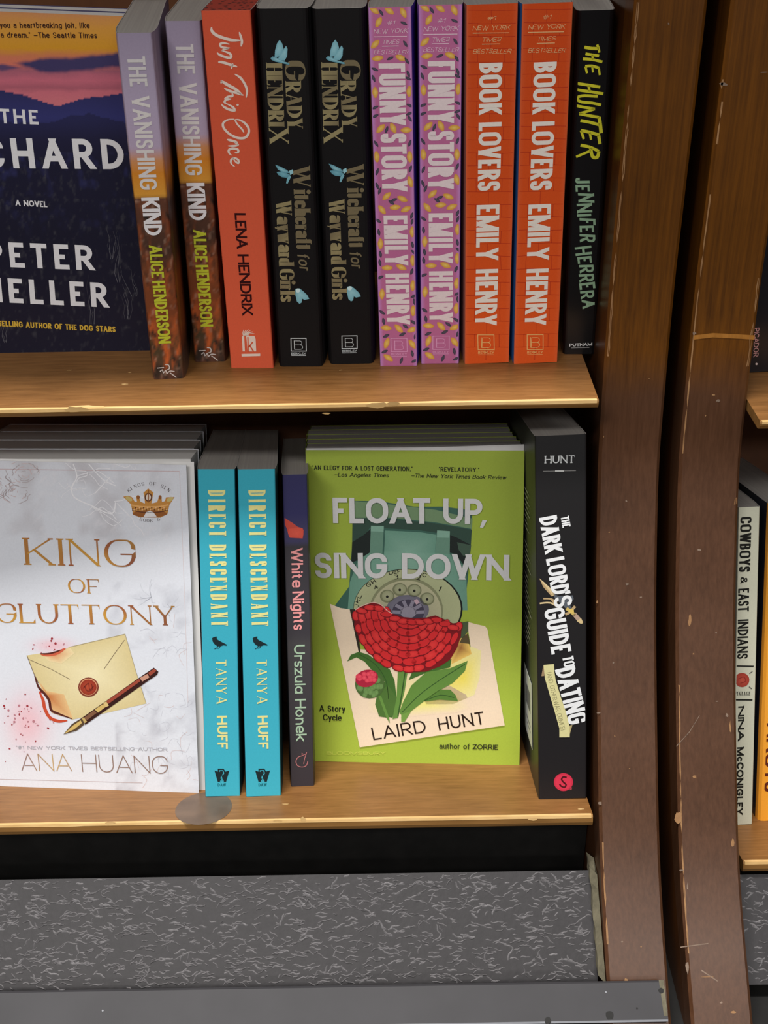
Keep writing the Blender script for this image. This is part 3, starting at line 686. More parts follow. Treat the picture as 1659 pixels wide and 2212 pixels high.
# ================================================================== BOOKS
COVT = 0.00035
class SpineBook:
    """a book standing spine out. tl,tr,br,bl are picture corners of its spine"""
    def __init__(s, tl, tr, br, bl, plane, lean, depth, label, group, name='book', flare=.0012, max_yaw=R_(4), ref=None, yaw=None, round_=.0014):
        P, n, d = plane
        b0, b1 = hit(*bl, P, n), hit(*br, P, n); m = (b0+b1)/2; r = b1-b0; w0 = np.linalg.norm(r); r = norm(r)
        yw = math.atan2(r[1], r[0]) if yaw is None else yaw
        yw = max(-max_yaw, min(max_yaw, yw)); r = norm(EX*math.cos(yw)+d*math.sin(yw))
        u0 = np.array([0, math.sin(lean), math.cos(lean)]); nn = norm(np.cross(r, u0))
        t0, t1 = hit(*tl, m, nn), hit(*tr, m, nn); tm = (t0+t1)/2; u = tm-m; h = np.linalg.norm(u); u = u/h
        r = norm(r-u*(r@u)); dd = np.cross(u, r); w = (w0+np.linalg.norm(t1-t0))/2
        # the lower of the two bottom corners touches the shelf
        s.m, s.r, s.u, s.d, s.w, s.h, s.D = m, r, u, dd, w, h, depth
        lift = max(-(((m+r*k*w/2)-P)@n) for k in (-1, 1)); s.m = m+n*max(0, lift)
        tail = s.m+dd*depth; s.m = s.m+n*max(0, -((tail-P)@n))
        s.M = Matrix(((r[0], dd[0], u[0], s.m[0]), (r[1], dd[1], u[1], s.m[1]), (r[2], dd[2], u[2], s.m[2]), (0, 0, 0, 1)))
        s.root = empty(name, s.M, label, 'book', group); s.flare = flare; s.rd = round_
        s.face = Face(s.m, r, u, lambda a, b, e: (a, -e, b), ref.face if ref is not None else None, (w, h)); s.face.clip = (-w/2+round_*.9, w/2-round_*.9, .0004, h-.0004)
    def xw(s, y):
        """half width of the block at depth y (paperbacks swell behind the spine)"""
        k = y/s.D; f = s.flare
        return s.w/2+f*math.sin(math.pi*min(1, k/.16)/2)*(1-.75*k)
    def spine(s, colf, mat=None, nz=2, nx=2, art=None):
        mb = MB(); w, h, rd = s.w, s.h, s.rd; hw = w/2
        # cross-section: flat middle with rounded shoulders
        sec = [(-hw, rd*1.6), (-hw+rd*.12, rd*.6), (-hw+rd*.5, rd*.13)]+[(-hw+rd+(w-2*rd)*i/(nx-1), 0) for i in range(nx)]+[(hw-rd*.5, rd*.13), (hw-rd*.12, rd*.6), (hw, rd*1.6)]
        zs = np.linspace(0, h, nz); rows = []; cols = []
        for z in zs:
            rows.append([(x, y, z) for x, y in sec]); cols.append([colf((x+hw)/w, 1-z/h) for x, y in sec])
        mb.grid(rows, cols=cols)
        inner = [[(x*(1-2*COVT/w), y+COVT if abs(x) < hw-rd*.3 else y, z) for x, y in sec] for z in (0, h)]
        mb.grid(inner, flip=True, col=(.5, .48, .45))
        for z, rw, fl in ((0, rows[0], 0), (h, rows[-1], 1)):
            mb.grid([rw, inner[0 if z == 0 else 1]], col=(.45, .43, .4), flip=bool(1-fl))
        if art: art(Art(mb, s.face))
        s.sp = mb.build('spine', mat or INK, s.root); return s
    def covers(s, cl, cr, mat=None, artl=None, short=0.0):
        ys = [s.rd*1.6]+list(np.linspace(.006, s.D, 12))
        for sg, nm, cf in ((-1, 'back_cover', cl), (1, 'front_cover', cr)):
            mb = MB(); out = []; inn = []; co = []
            nzz = 14 if callable(cf) else 2
            for z in np.linspace(0, s.h, nzz):
                out.append([(sg*(s.xw(y) if i else s.w/2), y, z) for i, y in enumerate(ys)])
                inn.append([(sg*((s.xw(y) if i else s.w/2)-COVT), y, z) for i, y in enumerate(ys)])
                co.append([cf(1-z/s.h) if callable(cf) else cf for _ in ys])
            mb.grid(out, cols=co, smooth=False, flip=sg < 0); mb.grid(inn, col=(.5, .48, .46), flip=sg > 0)
            mb.grid([out[-1], inn[-1]], col=(.5, .48, .46), flip=sg < 0); mb.grid([inn[0], out[0]], col=(.5, .48, .46), flip=sg < 0)
            mb.grid([[r_[-1] for r_ in out], [r_[-1] for r_ in inn]], col=(.5, .48, .46), flip=sg > 0)
            if sg < 0 and artl:
                hw = s.w/2
                f = Face(s.m-s.r*hw, s.d*-1.0, s.u, lambda a_, b_, e: (-hw-e-.0003, -a_, b_)); artl(Art(mb, f))
            mb.build(nm, mat or INK, s.root)
        return s
    def pages(s, mat=None):
        mb = MB(); ys = [s.rd*1.2+COVT]+list(np.linspace(.006, s.D-.0006, 12)); g = COVT+.0001
        Lb = [(-(s.xw(y) if i else s.w/2-.0004)+g, y) for i, y in enumerate(ys)]; Rb = [((s.xw(y) if i else s.w/2-.0004)-g, y) for i, y in enumerate(ys)]
        z0, z1 = .0004, s.h-.0003
        top = [[(a[0]+(b[0]-a[0])*k/4, a[1], z1+(.0 if i else 0)) for k in range(5)] for i, (a, b) in enumerate(zip(Lb, Rb))]
        bot = [[(p[0], p[1], z0) for p in r_] for r_ in top]
        mb.grid(top, flip=True); mb.grid(bot)
        for e, fl in ((0, True), (-1, False)):
            mb.grid([[r_[e] for r_ in top], [r_[e] for r_ in bot]], flip=fl)
        mb.grid([top[0], bot[0]]); mb.grid([top[-1], bot[-1]], flip=True)
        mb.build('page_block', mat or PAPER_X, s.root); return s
const = lambda *c: (lambda u, v: c if len(c) == 3 else c[0])

# ---------------------------------------------------------------- landscape-wrapped pair
VKS = [(0.0, C(150, 138, 160)), (.18, C(172, 158, 182)), (.30, C(176, 158, 182)), (.335, C(200, 138, 92)), (.37, C(205, 128, 40)), (.435, C(212, 150, 58)), (.44, C(96, 58, 42)), (.6, C(70, 48, 38)), (.66, C(120, 66, 38)), (.8, C(120, 62, 34)), (.9, C(72, 60, 40)), (1, C(92, 60, 48))]
def vk_col(u, v):
    c = ramp(VKS, v)
    if v > .44:
        n1 = fbm(u*4+3, v*26+u*5, 3); n2 = fbm(u*7+9, v*40-u*6, 2)
        c = mix(c, C(190, 92, 44), max(0, (n1-.52)*4)*(0.3+1.4*max(0, v-.5)))
        c = mix(c, C(38, 34, 30), max(0, (n2-.55)*3.5)); c = mix(c, C(165, 130, 110), max(0, (fbm(u*10+1, v*60, 2)-.66)*3))
    return c
def vk_art(a):
    a.z(0, 0, 1)
    a.text('THE', (274.5, 122), (281, 187), 38.5, 'condm', C(205, 200, 200), 3)
    a.text('VANISHING', (283.5, 208), (303, 410), 38.5, 'condm', C(214, 208, 206), 3)
    a.text('KIND', (305, 427), (313.5, 509), 38.5, 'cond', C(226, 222, 224), 3)
    a.text('ALICE', (321.5, 530), (327.5, 600), 27.5, 'cond', C(186, 190, 52), 3)
    a.text('HENDERSON', (328.5, 607), (343, 742), 27.5, 'cond', C(186, 190, 52), 3)
    a.z(0, 400, 3.95)
    for L in ([(1365, 1590), (1385, 1575), (1395, 1600), (1415, 1580), (1425, 1605), (1450, 1585), (1490, 1590)], [(1410, 1530), (1440, 1535), (1445, 1565), (1425, 1575)], [(1450, 1600), (1480, 1620), (1505, 1640)], [(1340, 1560), (1400, 1555)]):
        a.line(L, 9, C(205, 195, 190), 3, smooth=3)
def vk_side(v): return tuple(q*.9 for q in vk_col(.7, v))
G_VK = 'landscape-covered paperback pair'
vk1 = SpineBook((251, 72), (328, 71), (398.5, 817), (331.5, 820), SU, LEAN_U, .135, 'paperback with lavender-to-desert spine standing proud beside the blue dusk cover', G_VK, max_yaw=R_(9), yaw=R_(5.0), flare=.002)
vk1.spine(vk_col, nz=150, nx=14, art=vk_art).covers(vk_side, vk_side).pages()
vk2 = SpineBook((356.3, 46), (433.3, 45.5), (487.3, 782), (421.4, 781), SU, LEAN_U, .135, 'paperback with lavender-to-desert spine tucked in against the coral book', G_VK, ref=vk1, yaw=R_(1.5), flare=.0018)
vk2.spine(vk_col, nz=150, nx=14, art=vk_art).covers(vk_side, vk_side).pages()

# ---------------------------------------------------------------- coral book with script title
def jto_art(a):
    w = C(226, 208, 196); a.z(340, 0, 4.608)
    S = lambda pts, wd=24: a.line(pts, wd, w, 3, smooth=5, taper='ends')
    S([(540, 270), (542, 305), (580, 345), (660, 378), (740, 398), (828, 402)], 30); S([(815, 318), (832, 370), (842, 415), (832, 462)], 24)
    S([(718, 440), (660, 428), (626, 440), (640, 468), (690, 478), (722, 476)], 22); S([(722, 476), (665, 492), (640, 505)], 16)
    S([(640, 505), (700, 522), (735, 548), (722, 575), (660, 562), (612, 540), (595, 522)], 24)
    S([(605, 618), (650, 620), (720, 642), (795, 664)], 26); S([(735, 686), (745, 655), (752, 630)], 16)
    S([(630, 800), (690, 838), (780, 890), (845, 945)], 30); S([(770, 738), (828, 775), (872, 840), (892, 900), (884, 972)], 24)
    S([(632, 800), (640, 812), (630, 830)], 18)
    S([(665, 878), (720, 905), (800, 928), (858, 948)], 24); S([(742, 918), (748, 955), (705, 962), (665, 985)], 20)
    S([(735, 985), (690, 990), (668, 1015), (690, 1032)], 22); a.ell(799, 1044, 12, 10, w, 3)
    S([(690, 1032), (750, 1065), (768, 1098), (720, 1092), (665, 1065), (636, 1035)], 24)
    S([(765, 1185), (700, 1192), (655, 1225), (662, 1275), (720, 1335), (800, 1372), (872, 1370), (908, 1325), (905, 1270), (865, 1220), (812, 1192), (770, 1190)], 24)
    S([(768, 1190), (800, 1240), (842, 1285), (862, 1322)], 18)
    S([(692, 1388), (750, 1402), (802, 1418)], 24); S([(765, 1415), (802, 1440), (765, 1452), (702, 1452)], 20)
    S([(770, 1520), (803, 1515), (800, 1488), (750, 1478), (712, 1492), (715, 1525), (740, 1545)], 22)
    S([(748, 1562), (775, 1605), (806, 1622), (806, 1592), (768, 1574), (735, 1590), (735, 1628), (772, 1660)], 20)
    a.z(380, 400, 4.425); d = C(50, 12, 16)
    a.text('LENA', (560, 265), (583, 605), 105, 'cond', d, 3); a.text('HENDRIX', (588, 660), (635, 1240), 105, 'cond', d, 3)
    a.poly([(627, 1612), (806, 1608), (806, 1632), (629, 1637)], w, 3)
    a.poly([(630, 1442), (652, 1440), (660, 1588), (638, 1588)], w, 3)
    a.poly([(672, 1440), (752, 1440), (762, 1470), (768, 1588), (686, 1588)], w, 3)
    cc = C(210, 92, 62); a.line([(688, 1450), (692, 1588)], 12, cc, 4); a.line([(735, 1498), (695, 1548)], 12, cc, 4); a.line([(705, 1530), (742, 1588)], 13, cc, 4)
    for i, (x, y) in enumerate([(650, 1378), (672, 1380), (695, 1378), (718, 1385), (738, 1400), (752, 1420)]):
        a.line([(648+i*8, 1438), (640+i*12, 1412), (x, y)], 13, w, 3, smooth=3, taper='tip')
jto = SpineBook((435.5, 23.5), (539.7, 22), (592.4, 795), (497.5, 795), SU, LEAN_U, .14, 'coral-red book with white script title and red sprayed page edges', None, flare=.0004, round_=.0009)
jto.spine(lambda u, v: mix(C(196, 74, 48), C(216, 94, 64), .5+.5*v), mat=INKM, art=jto_art).covers(C(150, 30, 22), C(120, 28, 22)).pages(PAPER_RED)

# ---------------------------------------------------------------- two black books with gilt lettering
def berkley(a, x0, y0, x1, y1, col, lw=8):
    a.line([(x0, y0), (x1, y0), (x1+3, y1), (x0+3, y1)], lw, col, 3, closed=True)
    w_, h_ = x1-x0, y1-y0
    a.text('B', (x0+w_*.24, y1-h_*.12), (x0+w_*.80, y1-h_*.12), h_*.7, 'thin', col, 3)
    a.line([(x0+w_*.24, y1-h_*.12), (x0+w_*.22, y0+h_*.17)], lw*.8, col, 3)
    a.text('BERKLEY', (x0+3, y1+h_*.27), (x1, y1+h_*.27), h_*.16, 'tiny', col, 3)
    a.line([(x0+5, y1+h_*.34), (x1, y1+h_*.34)], lw*.7, col, 3)
def gh_art(a):
    g = C(150, 138, 100); gd = C(118, 106, 80)
    gf = lambda x, y: mix(gd, g, .5+.5*math.sin(x*9+y*2)); m1, m2, m3 = C(120, 176, 190), C(150, 200, 210), C(92, 148, 165)
    a.z(540, 0, 4.608)
    a.text('G', (345, 602), (352, 800), 205, 'fat', gd, 3); a.text('RADY', (352, 812), (376, 1288), 155, 'fat', gd, 3, colf=gf)
    a.text('HENDRI', (160, 628), (188, 1262), 160, 'fat', g, 3, colf=gf); a.text('X', (186, 1262), (190, 1435), 198, 'fat', g, 3)
    a.fan((285, 480), [(245, 570), (250, 500), (270, 430), (295, 395), (320, 430), (335, 482), (300, 560)], m2, m1, 5)
    a.fan((345, 520), [(275, 590), (320, 510), (360, 455), (375, 485), (370, 560), (345, 602), (310, 602)], m2, m1, 6)
    a.fan((270, 590), [(205, 578), (225, 560), (265, 570), (300, 598), (395, 628), (390, 645), (320, 628), (250, 612), (215, 595)], m2, m3, 7)
    a.fan((320, 1690), [(250, 1638), (300, 1655), (370, 1692), (398, 1722), (340, 1720), (280, 1690)], m2, m3, 5)
    a.fan((330, 1730), [(262, 1710), (320, 1705), (398, 1735), (370, 1768), (320, 1762), (285, 1742)], m1, m3, 6)
    a.poly([(395, 1740), (408, 1760), (375, 1826), (360, 1822), (370, 1770)], m1, 6); a.poly([(390, 1700), (425, 1684), (432, 1720), (402, 1742)], m2, 7)
    a.text('W', (425, 1652), (434, 1870), 172, 'fatlc', gd, 3); a.text('itchcraft', (435, 1885), (461, 2485), 160, 'fatlc', gd, 3)
    a.z(560, 400, 4.425)
    a.text('for', (362, 655), (390, 815), 108, 'tinyi', gd, 3)
    a.text('Wayward', (158, 150), (190, 770), 148, 'fatlc', g, 3, colf=gf); a.text('Girls', (192, 800), (206, 1115), 142, 'fatlc', g, 3, colf=gf)
    a.fan((385, 1040), [(345, 990), (385, 985), (412, 1005), (460, 1050), (478, 1086), (432, 1096), (411, 1084), (404, 1122), (385, 1132), (360, 1110), (346, 1050)], m2, m1, 5)
    a.ell(370, 1005, 22, 20, C(200, 228, 232), 6)
    berkley(a, 303, 1463, 447, 1585, C(205, 212, 215))
G_GH = 'black paperbacks with gilt lettering'
gc = lambda u, v: C(22, 20, 21)
gh1 = SpineBook((553.8, 19.5), (665.5, 17), (698.6, 791.5), (602.6, 792), SU, LEAN_U, .14, 'black book with gilt letters and blue moths touching the coral book', G_GH, flare=.0016, round_=.003)
gh1.spine(gc, mat=INKM, art=gh_art).covers(C(24, 23, 25), C(24, 23, 25), INKM).pages()
gh2 = SpineBook((675.6, 20), (786, 17), (808.6, 785.5), (711, 787), SU, LEAN_U, .14, 'black book with gilt letters and blue moths touching the pink seed-pattern books', G_GH, ref=gh1, flare=.0016, round_=.003)
gh2.spine(gc, mat=INKM, art=gh_art).covers(C(24, 23, 25), C(24, 23, 25), INKM).pages()

# ---------------------------------------------------------------- two pink books
def best(a, x0, x1, y, col, dy=1.0):
    c = (x0+x1)/2; w_ = x1-x0
    a.text('#1', (c-w_*.11, y[0]), (c+w_*.13, y[0]), 42, 'hand', col, 3)
    a.text('NEW YORK', (x0, y[1]), (x1, y[1]-8), 44, 'hand', col, 3, .12); a.line([(x0, y[2]), (x1-6, y[2]-4)], 7, col, 3)
    a.text('TIMES', (c-w_*.25, y[3]), (c+w_*.25, y[3]), 40, 'hand', col, 3, .1); a.line([(c-w_*.25, y[4]), (c+w_*.24, y[4]-3)], 7, col, 3)
    a.text('BESTSELLER', (x0+3, y[5]), (x1+8, y[5]), 42, 'hand', col, 3, .1)
def fs_art(a):
    t = C(230, 212, 214); yel, yl2, lf, lf2 = C(214, 150, 62), C(242, 200, 108), C(62, 58, 74), C(92, 86, 100); r = random.Random(2)
    a.z(780, 0, 4.608)
    best(a, 125, 462, (248, 335, 366, 436, 460, 538), C(232, 205, 218))
    Y7 = [(130,100,.5),(280,105,.5),(420,125,1.3),(175,220,2.2),(140,440,2.2),(165,580,2.9),(395,575,.3),(140,920,1.57),(480,910,1.57),(195,1280,2.3),(320,1275,1.1),(450,1295,.1),(155,1560,1.5),(485,1560,1.57),(490,1810,1.2)]
    D7 = [(200,125),(425,230),(440,435),(290,580),(455,605),(138,690),(125,780),(470,735),(468,780),(140,1070),(485,1050),(480,1130),(140,1155),(485,1180),(255,1290),(150,1430),(485,1425),(160,1710),(490,1680),(160,1850),(185,1900)]
    for x, y, an in Y7: a.ell(x, y, 58, 30, yel, 1, an+r.uniform(-.2, .2), yl2, 16, .25)
    for x, y in D7: a.ell(x, y, 38, 15, lf, 2, r.choice([1.2, 1.9, .4, -.4, 1.0]), lf2, 12, .3)
    a.text('FUNNY', (174, 632), (190, 1246), 264, 'ultra', t, 3); a.text('STORY', (192, 1330), (211, 1905), 258, 'ultra', t, 3)
    a.z(780, 400, 4.425)
    Y8 = [(245,105,2.4),(395,130,.4),(200,235,.9),(325,212,-.1),(430,230,-.4),(490,445,1.57),(185,560,1.57),(495,720,1.57),(250,790,0),(385,785,.4),(495,960,1.6),(200,1040,1.6),(498,1200,1.6),(240,1365,.1),(360,1370,.8),(490,1380,-.4),(245,1510,1.9),(490,1520,.9),(260,1650,.6)]
    D8 = [(165,340),(485,290),(490,345),(170,450),(492,570),(505,640),(185,660),(180,740),(485,825),(185,880),(505,1060),(510,1115),(200,1215),(215,1300),(500,1310),(425,1350),(395,1425),(520,1440),(240,1440),(225,1590),(490,1610),(385,1675),(510,1680),(290,165),(315,140)]
    for x, y, an in Y8: a.ell(x, y, 54, 27, yel, 1, an, yl2, 16, .25)
    for x, y in D8: a.ell(x, y, 34, 15, lf, 2, r.choice([1.2, 1.9, .6, -.4, 1.4]), lf2, 12, .3)
    a.text('EMILY', (214, 290), (229, 765), 228, 'ultra', t, 3); a.text('HENRY', (232, 845), (250, 1330), 224, 'ultra', t, 3)
    berkley(a, 285, 1463, 438, 1590, C(222, 160, 200), 7)
def fs_col(u, v):
    e = min(u, 1-u)
    return mix(C(198, 140, 206), C(188, 106, 150), e/.1)
G_FS = 'pink seed-patterned paperbacks'
fs1 = SpineBook((797, 16), (886, 16), (902.4, 791), (820, 790), SU, LEAN_U, .135, 'pink seed-patterned paperback beside the black gilt-lettered book', G_FS, flare=.0012, round_=.0007)
fs1.spine(fs_col, nx=12, art=fs_art).covers(C(170, 110, 200), C(58, 40, 150)).pages()
fs2 = SpineBook((905.9, 11), (997, 10), (992.4, 785.5), (908.8, 785.5), SU, LEAN_U, .135, 'pink seed-patterned paperback beside the orange brick-patterned book', G_FS, ref=fs1, flare=.0012, round_=.0007)
fs2.spine(fs_col, nx=12, art=fs_art).covers(C(170, 110, 200), C(58, 40, 150)).pages()

# ---------------------------------------------------------------- two orange books
def bl_art(a):
    t = C(236, 222, 212); bk_ = C(182, 52, 24); r = random.Random(5)
    a.z(780, 0, 4.608)
    xs0 = [1050, 1565]; row = 0; y = 60
    def LX(y_): return 1052-(y_)*.0105*1.0
    # brick courses run across the spine, joints alternate
    for zz, y0, y1, step, xl, xr in (((780, 0, 4.608), 95, 1930, 135, (1062, 1044), (1556, 1520)),):
        pass
    for k in range(28):
        py = 22+k*28.0
        if py > 775: break
        f = py/780; xl = 1009+(1003-1009)*f+3; xr = 1118+(1100-1118)*f-3; w_ = xr-xl
        a.z(0, 0, 1); a.line([(xl, py), (xl+w_*.3, py+r.uniform(-1.5, 1.5)), (xl+w_*.7, py+r.uniform(-1.5, 1.5)), (xr, py)], 1.1, bk_, 1)
        for q in ((.2, .78) if k % 2 else (.48,)):
            a.line([(xl+w_*q, py), (xl+w_*q+r.uniform(-1, 1), py+28)], 1.1, bk_, 1)
    a.z(780, 0, 4.608)
    best(a, 1110, 1480, (200, 302, 330, 412, 440, 530), C(238, 186, 132))
    a.text('BOOK', (1175, 630), (1171, 1140), 232, 'ultra', t, 3); a.text('LOVERS', (1170, 1220), (1161, 1900), 228, 'ultra', t, 3)
    a.z(780, 400, 4.425)
    a.text('EMILY', (1104, 190), (1098, 718), 218, 'ultra', t, 3); a.text('HENRY', (1098, 805), (1089, 1340), 212, 'ultra', t, 3)
    berkley(a, 1115, 1430, 1270, 1572, C(236, 186, 118), 7)
def bl_col(u, v):
    e = min(u, 1-u)
    return mix(C(226, 120, 80), mix(C(202, 72, 22), C(220, 86, 32), v), .3+e/.05)
G_BL = 'orange brick-patterned paperbacks'
bl1 = SpineBook((1009, 10), (1118, 9), (1100.5, 784), (1003, 786), SU, LEAN_U, .135, 'orange brick-patterned paperback standing next to the pink pair', G_BL, flare=.0014, round_=.0007)
bl1.spine(bl_col, nx=12, art=bl_art).covers(C(190, 120, 100), C(38, 84, 150)).pages()
bl2 = SpineBook((1130, 9), (1237, 6), (1205, 783.5), (1108.8, 786), SU, LEAN_U, .135, 'orange brick-patterned paperback standing next to the black yellow-lettered book', G_BL, ref=bl1, flare=.0014, round_=.0007)
bl2.spine(bl_col, nx=12, art=bl_art).covers(C(60, 110, 170), C(190, 70, 30)).pages()

# ---------------------------------------------------------------- black book with brushed yellow title
def hn_art(a):
    y_ = C(212, 208, 52); g = C(140, 172, 142); a.z(980, 0, 3.95)
    B = lambda pts, wd=17, c=y_: a.line(pts, wd*1.25, c, 3, smooth=3)
    B([(1115, 402), (1175, 412), (1238, 414)], 20); B([(1224, 380), (1236, 412), (1242, 448)], 16)
    B([(1125, 458), (1185, 468), (1240, 476)]); B([(1103, 502), (1185, 508), (1268, 528)], 18); B([(1182, 468), (1188, 508)], 14)
    B([(1122, 566), (1180, 562), (1240, 580)], 18); B([(1124, 566), (1138, 625)], 15); B([(1182, 566), (1188, 618)], 13); B([(1238, 580), (1246, 640)], 14)
    B([(1055, 712), (1150, 726), (1250, 742)], 19); B([(1040, 765), (1150, 780), (1276, 800)], 19); B([(1150, 728), (1160, 780)], 16)
    B([(1228, 822), (1120, 816), (1064, 826), (1056, 850), (1095, 870), (1180, 878), (1258, 896)], 19)
    B([(1045, 902), (1130, 918), (1205, 930)], 18); B([(1205, 930), (1140, 950), (1072, 968)], 17); B([(1072, 970), (1150, 985), (1240, 1000)], 19)
    B([(1082, 1028), (1160, 1042), (1245, 1066)], 20); B([(1240, 998), (1250, 1060), (1258, 1136)], 24)
    B([(1085, 1112), (1160, 1128), (1242, 1152)], 21); B([(1086, 1112), (1110, 1186)], 17); B([(1160, 1130), (1172, 1192)], 15); B([(1236, 1150), (1248, 1228)], 22)
    B([(1082, 1238), (1160, 1254), (1238, 1290)], 20); B([(1238, 1290), (1225, 1340), (1185, 1336), (1168, 1262)], 22); B([(1170, 1285), (1110, 1310), (1045, 1338)], 17)
    a.z(0, 0, 1)
    a.text('JENNIFER', (1244, 384), (1252, 522), 33, 'brush', g, 3, .09, rs=4); a.text('HERRERA', (1243, 534), (1259, 667), 33, 'brush', g, 3, .09, rs=8)
    a.text('PUTNAM', (1230, 748.5), (1279, 746.5), 6.5, 'bold', C(225, 225, 225), 3); a.line([(1234, 751.5), (1273, 750.5)], 1.1, C(170, 170, 170), 3)
hn = SpineBook((1247, 23), (1327, 23), (1287.6, 766), (1214, 765), SU, LEAN_U, .13, 'black book with hand-brushed yellow title by the bookcase side panel', None, flare=.0006, round_=.0025)
hn.spine(const(C(16, 14, 16)), mat=INKG, art=hn_art).covers(C(22, 20, 20), C(22, 20, 20), INKG).pages()

# ================================================================== FRONT-FACING BOOKS
class FrontBook:
    """a book leaning back with its front cover showing; hinge at its left edge"""
    def __init__(s, O, r, u, w, h, T, label, group):
        s.r = norm(r-u*(r@u)); s.u = u; s.d = np.cross(u, s.r); s.w, s.h, s.T = w, h, T; s.O = O
        r = s.r; d = s.d
        s.M = Matrix(((r[0], d[0], u[0], O[0]), (r[1], d[1], u[1], O[1]), (r[2], d[2], u[2], O[2]), (0, 0, 0, 1)))
        s.root = empty('book', s.M, label, 'book', group)
    def base(s, spine_col, back_col, page_mat=None):
        c = COVT; mb = MB()
        mb.box((-c, 0, 0), (0, s.T, s.h), spine_col); mb.build('spine', INK, s.root)
        mb = MB(); mb.box((0, s.T-c, 0), (s.w, s.T, s.h), back_col); mb.build('back_cover', INK, s.root)
        mb = MB(); mb.box((0.0002, c*1.4, .0004), (s.w-.0006, s.T-c*1.2, s.h-.0004)); mb.build('page_block', page_mat or PAPER_Y, s.root); return s
    def leaf(s, ang, w, h, tip=0):
        ca, sa = math.cos(ang), math.sin(ang); mb = MB()
        e = lambda a, b, k: (a*ca-k*sa, -a*sa-k*ca, b)
        for k, fl in ((.00006, False), (-.00006, True)):
            mb.grid([[e(.012+(w-.012)*i/6, (h-.0035*(1-i/6)*tip)*j/4, k) for i in range(7)] for j in range(5)], flip=fl)
        mb.build('title_page', PAPER_W, s.root); return s
    def cover(s, ang, colf, art=None, mat=None, nx=2, nz=2, hh=None, lift=0.0):
        """front cover swung open by ang about the spine edge"""
        h = hh or s.h; ca, sa = math.cos(ang), math.sin(ang)
        ea = s.r*ca-s.d*sa; O = s.O+s.u*lift
        emit = lambda a, b, e: (a*ca-e*sa*1.0, -a*sa-e*ca, b+lift)
        f = Face(O, ea, s.u, emit, None, (s.w, h)); f.clip = (.0002, s.w-.0003, .0002, h-.0003); mb = MB(); rows = []; cols = []
        for j in range(nz):
            b = h*j/(nz-1); rows.append([emit(s.w*i/(nx-1), b, 0) for i in range(nx)])
            cr = []
            for i in range(nx):
                P = O+ea*(s.w*i/(nx-1))+s.u*b; q = proj(P); cr.append(colf(q[0], q[1]))
            cols.append(cr)
        mb.grid(rows, cols=cols); inn = [[emit(s.w*i/(nx-1), h*j/(nz-1), -COVT) for i in range(nx)] for j in range(nz)]
        pc = (.62, .62, .62)
        mb.grid(inn, col=pc, flip=True)
        for k, fl in ((0, True), (-1, False)): mb.grid([rows[k], inn[k]], col=pc, flip=fl)
        mb.grid([[r_[-1] for r_ in rows], [r_[-1] for r_ in inn]], col=pc, flip=True)
        if art: art(Art(mb, f))
        mb.build('front_cover', mat or INK, s.root); return s

def up_l(lean): return np.array([0, math.sin(lean), math.cos(lean)])

